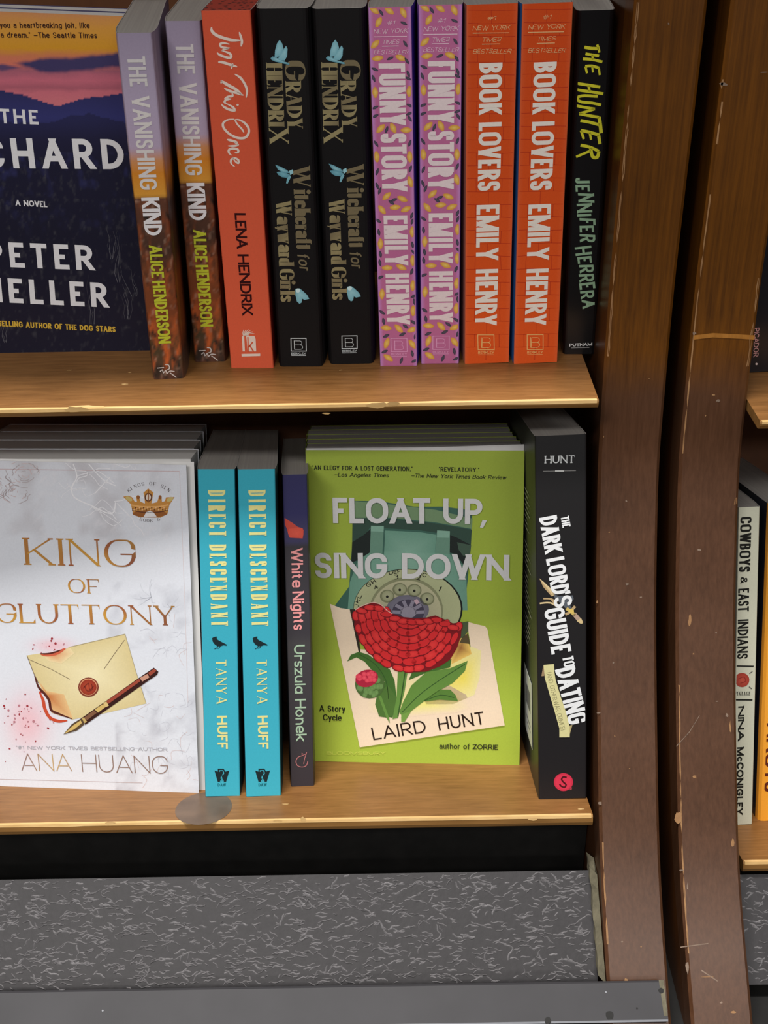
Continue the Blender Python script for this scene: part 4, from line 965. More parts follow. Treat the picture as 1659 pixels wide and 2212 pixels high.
# ---------------------------------------------------------------- white book with envelope
def kg_col(px, py):
    base = mix(C(206, 208, 216), C(214, 219, 228), (py-1000)/700)
    n1 = fbm(px/60+3, py/60, 3); n2 = fbm(px/28+9, py/28+4, 3)
    k = max(0, min(1, (1190-py+40*n1)/60))
    base = mix(base, C(186, 184, 190), k*max(0, (n1-.44)*3))
    v = abs(fbm(px/55+20, py/50+9, 4)-.5)
    if py < 1200: base = mix(base, C(216, 214, 220), max(0, 1-v/.02)*.5)
    if px > 250 and py > 1480 or px > 230 and 1260 < py < 1400: base = mix(base, C(176, 178, 188), max(0, (n2-.5)*2.0))
    # pink ink mist left of the envelope
    g = math.exp(-(((px-60)/45)**2+((py-1560)/60)**2))+math.exp(-(((px-115)/40)**2+((py-1395)/14)**2))
    return mix(base, C(228, 150, 160), .55*g)
def kg_art(a):
    gA, gB, gC_ = C(146, 84, 56), C(190, 142, 62), C(92, 58, 52)
    gf = lambda x, y: mix(mix(gA, gB, .5+.5*math.sin(x*11+y*3.1)), gC_, max(0, x-.72)*1.6)
    a.z(0, 0, 1)
    a.text('KING', (56, 1220), (295, 1225), 58, 'serif', gA, 3, colf=gf); a.text('OF', (148, 1280.5), (215, 1282), 30.5, 'serif', gA, 3, colf=gf)
    a.text('GLUTTONY', (-8, 1345), (379, 1351), 41.5, 'serif', gA, 3, colf=gf)
    # thin framing rule
    rl = C(192, 172, 176); a.z(0, 880, 3.607); a.line([(-200, 478), (520, 488), (1398, 498)], 6, rl, 1); a.line([(1398, 498), (1420, 1000), (1445, 1650), (1465, 2300)], 5, C(205, 196, 200), 1)
    # pale roses top left, leaf sprays right
    rs = random.Random(3); fl = C(172, 162, 166); f2 = C(196, 178, 180)
    for cx, cy, R0 in ((190, 520, 150), (-60, 620, 150), (120, 660, 120)):
        for k in range(16):
            t0 = rs.uniform(0, 6.28); r0 = R0*(.15+.85*k/16); L = rs.uniform(.7, 1.6)
            a.line([(cx+r0*math.cos(t0+L*j/6)*(1+.08*math.sin(j*2+k)), cy+r0*.82*math.sin(t0+L*j/6)) for j in range(7)], rs.uniform(3, 6), fl if k % 2 else f2, 1, smooth=2)
    for k in range(15):
        x0, y0 = rs.uniform(420, 1000), rs.uniform(430, 900); pts = [(x0, y0)]
        for j in range(5): pts.append((pts[-1][0]+rs.uniform(15, 80), pts[-1][1]+rs.uniform(-50, 75)))
        a.line(pts, rs.uniform(3, 7), C(222, 221, 226), 1, smooth=2)
    a.line([(570, 440), (600, 540), (560, 620), (580, 700), (700, 760), (870, 830), (900, 740)], 9, C(226, 225, 229), 2, smooth=3)
    a.line([(690, 440), (800, 560), (900, 610)], 8, C(226, 225, 229), 2, smooth=3); a.line([(740, 670), (860, 540)], 7, C(226, 225, 229), 2)
    ls = C(194, 197, 206)
    for cx, cy, n_ in ((1180, 1480, 10), (1330, 1560, 8)):
        for k in range(n_):
            t = rs.uniform(0, 6.28); r1 = rs.uniform(40, 150); a.line([(cx, cy), (cx+r1*.6*math.cos(t)-15, cy+r1*.6*math.sin(t)+12), (cx+r1*math.cos(t), cy+r1*math.sin(t))], 4, ls, 1, smooth=3)
    a.z(0, 1320, 3.607)
    for k in range(70):
        x, y = rs.uniform(1010, 1520), rs.choice([rs.uniform(120, 400), rs.uniform(600, 1000), rs.uniform(1000, 1340)])
        if x < 1180 and y < 420: continue
        t = rs.uniform(0, 6.28); r1 = rs.uniform(25, 75); b_ = rs.uniform(-1, 1)
        a.line([(x, y), (x+r1*math.cos(t), y+r1*math.sin(t)), (x+r1*1.8*math.cos(t+b_), y+r1*1.8*math.sin(t+b_))], rs.uniform(2.5, 4.5), C(192, 194, 204) if k % 3 else C(204, 190, 192), 1, smooth=3)
    # envelope
    env = [(210, 345), (320, 328), (400, 335), (470, 318), (540, 280), (975, 178), (1060, 470), (1140, 720), (820, 795), (560, 845), (480, 812), (400, 790), (395, 730), (345, 650), (300, 560), (262, 480)]
    a.fan((720, 480), env, C(226, 216, 176), C(206, 190, 140), 2)
    burn, glow, dk = C(178, 108, 66), C(190, 74, 48), C(82, 36, 30)
    a.fan((380, 660), [(300, 540), (360, 620), (500, 650), (540, 760), (570, 842), (470, 815), (400, 790), (395, 730), (345, 650)], C(186, 112, 62), C(216, 180, 128), 3)
    a.fan((420, 340), [(330, 335), (400, 338), (470, 320), (545, 282), (580, 330), (480, 410), (380, 390)], C(206, 140, 96), C(222, 205, 160), 3)
    a.line([(305, 625), (335, 690), (350, 760), (390, 830), (460, 858), (525, 852)], 26, glow, 3, smooth=4, taper='ends')
    a.line([(270, 500), (300, 590), (350, 645), (385, 700), (400, 770), (460, 800), (560, 838)], 20, dk, 4, smooth=4, taper='ends')
    a.line([(318, 335), (370, 340), (440, 328), (510, 290)], 26, C(196, 92, 66), 4, smooth=4, taper='ends'); a.line([(312, 330), (360, 332), (420, 322), (480, 300)], 12, dk, 5, smooth=4, taper='ends')
    el = C(120, 104, 84); a.line([(225, 375), (400, 452), (545, 530)], 4, el, 4); a.line([(970, 225), (890, 335), (812, 450)], 4, el, 4); a.line([(210, 345), (262, 480), (300, 560)], 5, C(110, 92, 80), 4)
    a.line([(540, 280), (975, 178), (1060, 470), (1140, 720)], 4, C(160, 148, 118), 4)
    # wax seal
    a.ell(690, 592, 80, 76, C(120, 52, 40), 5); a.ell(690, 590, 70, 66, C(206, 150, 110), 6); a.ell(690, 592, 64, 60, C(140, 48, 34), 7, cc=C(176, 76, 50))
    for q in ([(650, 600), (690, 560), (700, 610), (730, 585)], [(660, 580), (680, 620), (720, 610), (715, 565)]): a.line(q, 7, C(112, 40, 32), 8, smooth=3)
    # fountain pen
    pd, pr, go = C(52, 26, 24), C(150, 70, 54), C(200, 172, 104)
    a.poly([(495, 960), (560, 880), (640, 830), (660, 880), (600, 930)], C(84, 66, 48), 6); a.poly([(500, 955), (570, 890), (630, 850), (640, 870), (580, 920)], go, 7)
    a.poly([(640, 830), (1090, 515), (1200, 440), (1235, 470), (1225, 495), (1130, 560), (665, 885)], pd, 6)
    a.poly([(830, 700), (1085, 525), (1095, 545), (845, 722)], pr, 7); a.poly([(1090, 520), (1150, 488), (1165, 515), (1110, 548)], C(190, 140, 120), 7); a.poly([(1155, 480), (1200, 448), (1222, 462), (1170, 505)], pr, 7)
    a.poly([(805, 715), (830, 702), (850, 735), (825, 748)], C(206, 180, 120), 8); a.poly([(740, 765), (805, 722), (825, 745), (765, 790)], go, 7); a.poly([(655, 830), (735, 770), (755, 792), (680, 848)], C(120, 84, 62), 7); a.poly([(640, 835), (655, 825), (680, 860), (660, 872)], C(186, 160, 100), 8)
    # ink specks
    for k in range(60):
        x, y = rs.gauss(210, 90), rs.gauss(820, 130)
        if k > 46: x, y = rs.gauss(400, 55), rs.gauss(265, 40)
        if 330 < x < 560 and 330 < y < 800 or x < 20: continue
        c_ = C(150, 52, 60) if rs.random() < .5 else C(176, 120, 130); q = rs.uniform(3, 11); a.ell(x, y, q, q*rs.uniform(.5, 1), c_, 2, rs.uniform(0, 3), n=8)
    a.z(0, 0, 1)
    a.text('"#1 NEW YORK TIMES BESTSELLING AUTHOR', (35, 1618), (362, 1622.5), 7.5, 'tiny', C(168, 168, 176), 3)
    br = C(140, 116, 106); bf = lambda x, y: mix(C(140, 112, 108), C(190, 160, 110), .5+.5*math.sin(x*5+4.5))
    a.text('ANA', (47, 1664.5), (156, 1666), 37, 'thin', br, 3, colf=bf); a.text('HUANG', (178, 1667), (364, 1671.5), 37.5, 'thin', br, 3)
    a.line([(-60, 1680), (0, 1683), (308, 1691)], 1.2, C(186, 172, 174), 2)
    # crown emblem
    a.z(0, 880, 3.607); g1, g2, g3 = C(140, 84, 40), C(186, 130, 62), C(96, 56, 34)
    a.poly([(1020, 755), (960, 695), (1000, 688), (1030, 700), (1050, 735), (1068, 735), (1062, 690), (1078, 682), (1095, 735), (1130, 748), (1125, 690), (1118, 665), (1155, 632), (1195, 662), (1190, 690), (1180, 748), (1225, 738), (1242, 685), (1258, 690), (1262, 738), (1285, 730), (1295, 700), (1360, 698), (1320, 760), (1305, 830), (1250, 858), (1080, 855), (1035, 820)], g2, 3)
    a.ell(1168, 828, 135, 28, g1, 4); a.poly([(1120, 852), (1140, 815), (1165, 805), (1195, 815), (1222, 850)], C(216, 212, 214), 5)
    a.line([(1022, 760), (1090, 772), (1168, 776), (1250, 772), (1315, 758)], 12, C(214, 160, 96), 5, smooth=3); a.line([(1030, 800), (1100, 815), (1168, 818), (1240, 815), (1308, 800)], 8, g3, 5, smooth=3)
    for k in range(26): a.ell(1035+k*10.6, 790+9*math.sin(k*2.1), 6, 5, C(222, 176, 130) if k % 2 else g3, 6, n=7)
    a.ell(1157, 700, 30, 34, g3, 4); a.ell(1157, 700, 20, 24, C(214, 196, 180), 5); a.line([(1157, 640), (1157, 740)], 8, g1, 6)
    for x in (1078, 1248): a.ell(x, 700, 12, 16, g1, 4)
    a.ell(1005, 712, 28, 16, C(190, 170, 110), 4, .5); a.ell(1325, 716, 28, 16, C(190, 170, 110), 4, -.5)
    def arc(t, cx, cy, R, a0, a1, cap, c_):
        n = len(t)
        for i, ch in enumerate(t):
            if ch == ' ': continue
            an = a0+(a1-a0)*(i+.5)/n; da = (a1-a0)/n*.36
            p = lambda q: (cx+R*math.cos(q), cy+R*.86*math.sin(q)); a.text(ch, p(an-da), p(an+da), cap, 'serif', c_, 3)
    arc('KINGS OF SIN', 1160, 790, 215, R_(-137), R_(-43), 26, C(70, 56, 56)); arc('BOOK 6', 1168, 700, 225, R_(112), R_(68), 24, C(70, 56, 56))

uL = up_l(LEAN_L)
P, n_, d_ = SL
k_br = hit(440, 1690, P, n_); k_tr = hit(413, 983, k_br, norm(np.cross(EX, uL)))
kU = norm(k_tr-k_br); KH = np.linalg.norm(k_tr-k_br); KW = .1405; KT = .0305
kO = k_br-EX*KW
ordn = ['front copy, cover swung slightly open', 'second copy from the front', 'third copy from the front', 'rearmost copy']
offx = [0, -.003, -.0055, -.0078]
for i in range(4):
    b = FrontBook(kO+d_*(KT+.0005)*i+EX*offx[i]+n_*.0002, EX, kU, KW, KH+(0, .0004, .0006, .0004)[i], KT, 'white envelope-cover paperback, '+ordn[i]+' in its stack', 'stacked white envelope-cover paperbacks')
    b.base(C(214, 216, 222), C(214, 216, 222), PAPER_W if i == 0 else None)
    if i == 0:
        q = hit(430, 1713, P, n_)-b.O; ang = math.atan2(-(q@b.d), q@b.r)
        b.w = float(math.hypot(q@b.d, q@b.r)); b.leaf(ang*.72, b.w+.0038, KH+.0002); b.cover(ang, kg_col, kg_art, nx=70, nz=110, hh=KH*.996)
        b.w = KW
    else: b.cover(0, lambda x, y: C(206, 208, 214))

# ---------------------------------------------------------------- two turquoise books
def dd_art(a):
    t = C(220, 214, 142); k = C(24, 40, 44); a.z(0, 0, 1)
    a.text('DIRECT', (449.5, 1058.5), (452, 1158), 37, 'deco', t, 3); a.text('DESCENDANT', (452, 1176.5), (456.5, 1352), 36.5, 'deco', t, 3)
    a.text('TANYA', (466.4, 1424.7), (468, 1520.4), 22.3, 'deco', t, 3); a.text('HUFF', (468.6, 1546), (470.4, 1618), 22, 'bold', t, 3)
    a.z(400, 1290, 4.513)
    a.poly([(262, 398), (280, 388), (300, 383), (312, 385), (306, 394), (314, 412), (345, 430), (408, 463), (406, 472), (372, 468), (345, 478), (318, 478), (290, 462), (268, 432)], k, 3)
    a.line([(318, 474), (312, 492), (286, 504)], 6, k, 3); a.line([(342, 474), (334, 492), (318, 500)], 6, k, 3); a.line([(286, 500), (318, 497)], 4, k, 3)
    a.poly([(286, 1690), (318, 1700), (318, 1672), (375, 1672), (392, 1700), (430, 1690), (398, 1800), (376, 1800), (358, 1760), (342, 1800), (318, 1800)], k, 3)
    bg = C(62, 168, 190); a.line([(335, 1700), (335, 1690), (368, 1690), (376, 1715), (362, 1735)], 9, bg, 4); a.poly([(352, 1735), (364, 1768), (344, 1768)], bg, 4); a.line([(342, 1800), (350, 1782), (370, 1782), (374, 1800)], 7, bg, 4)
    a.text('DAW', (318, 1842), (398, 1840), 28, 'tiny', C(22, 100, 112), 3)
G_DD = 'turquoise paperbacks'
dcol = lambda u, v: mix(C(54, 160, 180), C(62, 170, 192), v)
dd1 = SpineBook((428, 1014.5), (506, 1014.8), (519.7, 1720.5), (443, 1721), SL, LEAN_L, .138, 'turquoise paperback with cream lettering standing by the white envelope book', G_DD, flare=.0014, round_=.0008, yaw=R_(3.5), max_yaw=R_(6))
dd1.spine(dcol, mat=INKM, art=dd_art).covers(C(30, 70, 80), C(26, 62, 66)).pages()
dd2 = SpineBook((515, 1014.4), (592.7, 1014), (608, 1720), (530.7, 1720.5), SL, LEAN_L, .138, 'turquoise paperback with cream lettering standing by the thin dark purple-topped book', G_DD, ref=dd1, flare=.0014, round_=.0008, yaw=R_(4.0), max_yaw=R_(6))
dd2.spine(dcol, mat=INKM, art=dd_art).covers(C(30, 70, 80), C(26, 62, 66)).pages()

# ---------------------------------------------------------------- thin dark book
def wn_art(a):
    p, g = C(236, 152, 152), C(160, 186, 160); a.z(400, 880, 5.267)
    base = C(58, 55, 60)
    a.poly([(1122, 1255), (1160, 1275), (1215, 1310), (1290, 1365), (1335, 1372), (1348, 1400), (1338, 1490), (1190, 1482), (1172, 1440), (1160, 1385), (1132, 1330)], C(196, 74, 62), 2)
    a.fan((1265, 1430), [(1180, 1380), (1290, 1362), (1338, 1375), (1346, 1440), (1336, 1490), (1190, 1482), (1170, 1430)], C(222, 92, 74), C(212, 82, 66), 3)
    a.z(0, 0, 1)
    a.text('White', (628.8, 1184), (631, 1269), 25, 'sans', p, 3); a.text('Nights', (631.5, 1278), (634, 1361), 25, 'sans', p, 3)
    a.text('Urszul@', (634.8, 1393), (637, 1498), 23.5, 'sans', g, 3); a.text('Honek', (637.2, 1510), (639.5, 1600), 23.5, 'sans', g, 3)
    a.z(400, 1290, 4.513); f = C(176, 110, 112)
    a.line([(1185, 1520), (1170, 1530), (1140, 1545), (1138, 1520), (1150, 1530)], 7, f, 3)
    a.line([(1140, 1545), (1100, 1560), (1080, 1600), (1095, 1640), (1140, 1655), (1180, 1640), (1195, 1600)], 8, f, 3, smooth=4); a.line([(1185, 1512), (1165, 1570), (1155, 1625)], 7, f, 3, smooth=3)
def wn_col(u, v): return ramp([(0, C(46, 44, 86)), (.12, C(50, 48, 92)), (.17, C(66, 62, 96)), (.215, C(66, 62, 96)), (.218, C(60, 57, 62)), (.5, C(58, 55, 60)), (.52, C(66, 64, 66)), (1, C(52, 48, 54))], v)
wn = SpineBook((611, 1026), (662, 1025), (679.6, 1697.7), (628, 1699), SL, LEAN_L, .125, 'thin dark paperback with purple and red spine top and pink lettering', None, flare=.0012, round_=.0007, yaw=R_(4))
wn.spine(wn_col, nz=60, art=wn_art).covers(C(30, 28, 30), C(40, 38, 40)).pages()

# ---------------------------------------------------------------- green book with telephone and flower
def fu_art(a):
    W = C(206, 206, 206); K = C(30, 34, 22); a.z(0, 0, 1); r = random.Random(9)
    a.text('"AN ELEGY FOR A LOST GENERATION."', (675, 1014.5), (891, 1017.5), 9.6, 'tiny', K, 8); a.text('-Los Angeles Times', (722, 1029), (839, 1030.8), 8.4, 'tinyi', K, 8)
    a.text('"REVELATORY."', (948, 1018), (1035, 1019.5), 9.6, 'tiny', K, 8); a.text('-The New York Times Book Review', (888, 1031), (1093, 1035.5), 8.4, 'tinyi', K, 8)
    # telephone photograph collage
    a.z(620, 890, 3.13)
    t0, t1, t2, t3, bk_ = C(86, 128, 112), C(104, 148, 130), C(128, 168, 150), C(60, 98, 86), C(30, 38, 36)
    a.poly([(445, 600), (620, 602), (860, 640), (1060, 640), (1255, 665), (1245, 800), (1225, 1100), (1200, 1340), (300, 1340), (420, 1180), (440, 900)], t3, 1)
    a.poly([(440, 600), (700, 625), (1000, 660), (1255, 720), (1250, 790), (1000, 745), (700, 715), (440, 715)], C(112, 140, 104), 2)
    a.poly([(443, 715), (700, 720), (1000, 752), (1250, 795), (1243, 900), (1100, 830), (900, 800), (660, 785), (560, 780), (520, 850), (440, 900)], C(50, 74, 64), 2)
    a.poly([(440, 880), (520, 830), (565, 790), (565, 900), (560, 950), (480, 1000), (435, 1020)], bk_, 3); a.poly([(1100, 830), (1150, 850), (1245, 900), (1232, 1020), (1205, 1045), (1140, 960), (1100, 950)], bk_, 3)
    a.poly([(1150, 880), (1245, 900), (1235, 990), (1190, 970), (1160, 930)], C(66, 88, 74), 4)
    a.fan((820, 950), [(660, 800), (900, 812), (1010, 830), (1000, 950), (1100, 960), (1210, 1050), (1220, 1340), (410, 1340), (425, 1150), (480, 1000), (560, 950), (655, 930)], t2, t1, 3)
    a.poly([(568, 768), (655, 770), (650, 960), (560, 960)], C(102, 140, 122), 5); a.poly([(655, 770), (662, 850), (655, 960), (645, 960)], t3, 6)
    a.poly([(1015, 798), (1102, 805), (1100, 960), (1000, 955)], C(102, 140, 122), 5); a.poly([(1015, 800), (1100, 805), (1098, 850), (1012, 848)], t2, 6); a.poly([(568, 770), (655, 772), (655, 810), (566, 806)], t2, 6)
    # dial
    a.z(660, 1260, 3.456)
    def circ(cx, cy, rx, ry, c_, lay, cc=None): a.ell(cx, cy, rx, ry, c_, lay, 0, cc, 40)
    circ(765, 190, 408, 300, C(24, 30, 26), 5); circ(760, 190, 400, 294, C(172, 178, 138), 6, C(150, 156, 120)); circ(752, 205, 275, 250, C(128, 132, 100), 7, C(178, 176, 140)); circ(752, 215, 262, 238, C(176, 174, 142), 8, C(150, 148, 124))
    for x, y in ((610, 95), (704, 45), (812, 52), (908, 115)):
        circ(x, y, 54, 48, C(112, 116, 88), 9, C(150, 152, 118)); circ(x+3, y-3, 42, 38, C(146, 150, 118), 10, C(166, 168, 136)); circ(x, y+3, 10, 10, C(30, 30, 26), 11)
    circ(762, 195, 160, 110, C(104, 102, 116), 9, C(130, 128, 142)); circ(768, 210, 120, 92, C(66, 62, 78), 10); circ(768, 215, 60, 44, C(140, 136, 150), 11)
    for t in np.linspace(math.pi, 2*math.pi, 6): a.line([(768+50*math.cos(t), 215+40*math.sin(t)), (768+118*math.cos(t), 212+88*math.sin(t))], 26, C(134, 130, 146), 11)
    a.line([(820, 120), (840, 150)], 30, C(186, 158, 170), 12)
    a.z(0, 0, 1)
    for t, x0, y0, x1, y1, c_ in (('G', 795, 1269, 803, 1263, 9), ('H', 806, 1262, 813, 1257, 9), ('4', 810, 1274, 818, 1270, 9), ('DEF', 841, 1241, 866, 1237, 8), ('3', 853, 1251, 861, 1250, 10), ('BC', 902, 1242, 920, 1247, 9), ('2', 899, 1251, 907, 1253, 10), ('1', 946, 1275, 950, 1277, 11), ('L', 779, 1293, 783, 1285, 8), ('K', 775, 1303, 779, 1296, 8), ('J', 774, 1312, 776, 1307, 8)):
        a.text(t, (x0, y0), (x1, y1), c_, 'tiny', C(28, 28, 24), 12)
    # torn card with flower
    a.z(660, 1260, 3.456)
    card = [(182, 150), (260, 182), (330, 192), (345, 260), (400, 490), (1240, 525), (1212, 330), (1210, 285), (1270, 302), (1340, 318), (1358, 340), (1487, 1058), (405, 1222)]
    cr = C(232, 212, 186)
    a.poly(card, cr, 13)
    a.fan((1180, 700), [(1000, 600), (1240, 470), (1310, 500), (1300, 700), (1260, 830), (1100, 900), (900, 900), (860, 760)], C(238, 216, 92), C(236, 222, 160), 14)
    a.fan((900, 900), [(450, 880), (520, 800), (700, 620), (860, 640), (1200, 830), (1230, 930), (1150, 960), (700, 1000), (470, 960)], C(240, 226, 130), cr, 14)
    a.fan((1160, 480), [(1090, 420), (1200, 370), (1240, 525), (1090, 600)], C(150, 100, 54), C(228, 190, 100), 15); a.poly([(1170, 400), (1212, 372), (1228, 450), (1150, 440)], C(86, 74, 50), 16)
    a.poly([(332, 192), (372, 190), (372, 290), (400, 420), (412, 520), (396, 505)], C(46, 42, 34), 15); a.poly([(1165, 290), (1215, 280), (1215, 350), (1180, 400), (1150, 410)], C(74, 88, 60), 16)
    g0, g1, g2 = C(66, 106, 46), C(96, 136, 62), C(52, 86, 40)
    def leaf(pts, c_, l, mid=None):
        a.poly(pts, c_, l)
        if mid: a.line(mid, 6, g2, l+1, smooth=3)
    leaf([(312, 580), (340, 530), (400, 508), (470, 530), (540, 580), (630, 640), (665, 720), (680, 850), (650, 1000), (600, 990), (560, 980), (520, 900), (560, 840), (590, 730), (500, 650), (440, 580), (380, 550)], g0, 17, [(400, 525), (520, 600), (600, 720), (620, 860)])
    leaf([(520, 900), (540, 800), (620, 760), (680, 850), (665, 980), (610, 1000), (550, 990)], C(76, 112, 52), 18)
    leaf([(700, 960), (730, 880), (790, 760), (900, 660), (1080, 630), (1210, 575), (1190, 650), (1100, 740), (1010, 790), (880, 880), (790, 950), (720, 985)], g1, 18, [(720, 960), (850, 830), (1000, 720), (1190, 600)])
    leaf([(870, 880), (1000, 790), (1080, 790), (1120, 830), (1138, 875), (1000, 865)], C(84, 124, 54), 18, [(890, 872), (1010, 830), (1110, 850)])
    leaf([(770, 720), (800, 650), (950, 640), (1090, 560), (1080, 625), (900, 665)], g0, 17)
    a.poly([(690, 640), (765, 640), (740, 800), (715, 900), (690, 1000), (650, 1010), (680, 850)], C(98, 140, 66), 19); a.line([(745, 650), (720, 820), (690, 990)], 9, g2, 20)
    a.poly([(545, 840), (565, 835), (625, 1000), (630, 1040), (605, 1000)], C(98, 140, 66), 20); a.poly([(715, 975), (790, 950), (740, 1030), (715, 1030)], C(110, 150, 70), 19)
    # bloom: overlapping petals row by row
    red, rd2, rdk = C(206, 44, 48), C(222, 62, 60), C(122, 22, 30)
    TOPE = [(372, 200), (420, 170), (500, 140), (560, 155), (610, 200), (650, 222), (720, 247), (820, 257), (900, 252), (970, 236), (1030, 262), (1100, 295), (1168, 286)]
    a.poly(TOPE+[(1160, 390), (1130, 480), (1080, 565), (1000, 618), (900, 655), (800, 660), (700, 640), (600, 605), (520, 560), (450, 490), (400, 410), (364, 310)], rdk, 21)
    lay = 22.0
    for q in (1.0, .88, .76, .64, .52, .40, .28, .16):
        Rx, Ry = 395*q, 455*q; nP = max(3, int(math.pi*(Rx+Ry)/2/84))
        for k in range(nP+1):
            t = math.pi*(k+(.5 if int(q*100) % 24 else 0))/nP+r.uniform(-.03, .03)
            x, y = 768+Rx*math.cos(t), 188+Ry*math.sin(t)-6
            if t > math.pi+.15 or t < -.02: continue
            top = np.interp(x, [p[0] for p in TOPE], [p[1] for p in TOPE])
            if y < top+22 or y > 650: continue
            an = math.atan2(Ry*math.cos(t), -Rx*math.sin(t)); rx, ry = r.uniform(48, 60), r.uniform(24, 31)
            if x < 420 or x > 1120: rx *= .78
            if q > .9: rx *= .85; ry *= .8
            a.ell(x, y, rx+6, ry+6, rdk, lay, an, None, 12); a.ell(x, y-2, rx, ry, red, lay+.25, an, rd2 if r.random() < .5 else red, 12)
        lay += .6
    for x in range(420, 1150, 62):      # petals tucked under the torn edge
        y = np.interp(x, [p[0] for p in TOPE], [p[1] for p in TOPE])+32
        a.ell(x, y, 48, 24, rdk, lay, .1, None, 12); a.ell(x, y-2, 42, 19, red, lay+.25, .1+r.uniform(-.15, .15), rd2 if r.random() < .5 else red, 12)
    a.line([(372, 195), (420, 165), (500, 138), (560, 152), (610, 198), (650, 222)], 5, C(232, 190, 180), 28, smooth=3)
    # bud
    a.ell(480, 748, 110, 108, C(74, 104, 54), 21)
    for k in range(34):
        t, q = r.uniform(0, 6.28), math.sqrt(r.random())*88; x, y = 480+q*math.cos(t), 760+q*.95*math.sin(t)
        if y > 735+ (x-470)*-.25: a.ell(x, y, 17, 22, C(98, 134, 76), 22+.05*k, .2, C(112, 148, 88), 10)
    a.ell(458, 705, 86, 64, C(170, 36, 62), 24, -.25)
    for k in range(18):
        t, q = r.uniform(0, 6.28), math.sqrt(r.random()); a.ell(456+q*66*math.cos(t), 700+q*46*math.sin(t), 19, 17, C(214, 62, 84), 24.2+.05*k, 0, C(230, 88, 104), 10)
    # lettering
    a.z(620, 890, 3.13)
    a.text('FLOAT', (313, 747), (970, 751), 172, 'futura', W, 31); a.text('UP', (1056, 751), (1320, 754), 170, 'futura', W, 31); a.poly([(1322, 725), (1352, 728), (1325, 780), (1304, 776)], W, 31)
    a.text('SING', (190, 1118), (680, 1121), 170, 'futura', W, 31); a.text('DOWN', (778, 1122), (1500, 1135), 172, 'futura', W, 31)
    a.z(0, 0, 1)
    a.text('LAIRD', (807, 1598), (922, 1581), 27.5, 'fut2', C(38, 24, 18), 16); a.text('HUNT', (949, 1577), (1048, 1563), 27.5, 'fut2', C(38, 24, 18), 16)
    a.text('A Story', (690, 1536), (746, 1537.5), 13, 'condm', K, 8); a.text('Cycle', (698, 1555.5), (738, 1556.5), 13, 'condm', K, 8)
    a.text('author of', (949, 1617), (1015, 1618), 12, 'condm', C(60, 70, 30), 8); a.text('ZORRIE', (1021, 1618), (1076, 1619), 10.5, 'sans', K, 8)
    a.text('BLOOMSBURY', (706, 1629), (833, 1629.5), 6.5, 'tiny', C(196, 206, 92), 8)
def fu_col(px, py): return mix(C(150, 168, 62), C(162, 184, 66), (py-980)/600)
f_bl = hit(680, 1645, P, n_); f_tl = hit(661, 973, f_bl, norm(np.cross(EX, uL))); fU = norm(f_tl-f_bl); FH = np.linalg.norm(f_tl-f_bl)
f_br = hit(1122, 1653, P, n_); FT = .0168
fordn = ['front copy with the curling cover', 'second copy from the front', 'middle copy of the five', 'fourth copy from the front', 'rearmost copy']
for i in range(5):
    b = FrontBook(f_bl+d_*(FT+.0004)*i+n_*.0002-EX*(.0, .0008, .0016, .0022, .0012)[i], EX, fU, .1395, FH+(.0014, .0010, .0010, .0011, .0009)[i], FT, 'green telephone-and-flower paperback, '+fordn[i]+' in its stack', 'stacked green telephone-cover paperbacks')
    b.base(C(140, 160, 58), C(150, 168, 62), PAPER_W if i == 0 else None)
    if i == 0:
        q = f_br-b.O; ang = math.atan2(-(q@b.d), q@b.r); b.w = float(math.hypot(q@b.d, q@b.r)); b.leaf(ang*.6, b.w-.0002, FH+.0032, 1); b.cover(ang, fu_col, fu_art, nx=6, nz=10, hh=FH); b.w = .1395
    else: b.cover(0, lambda x, y: C(150, 168, 62), hh=b.h-.0011)

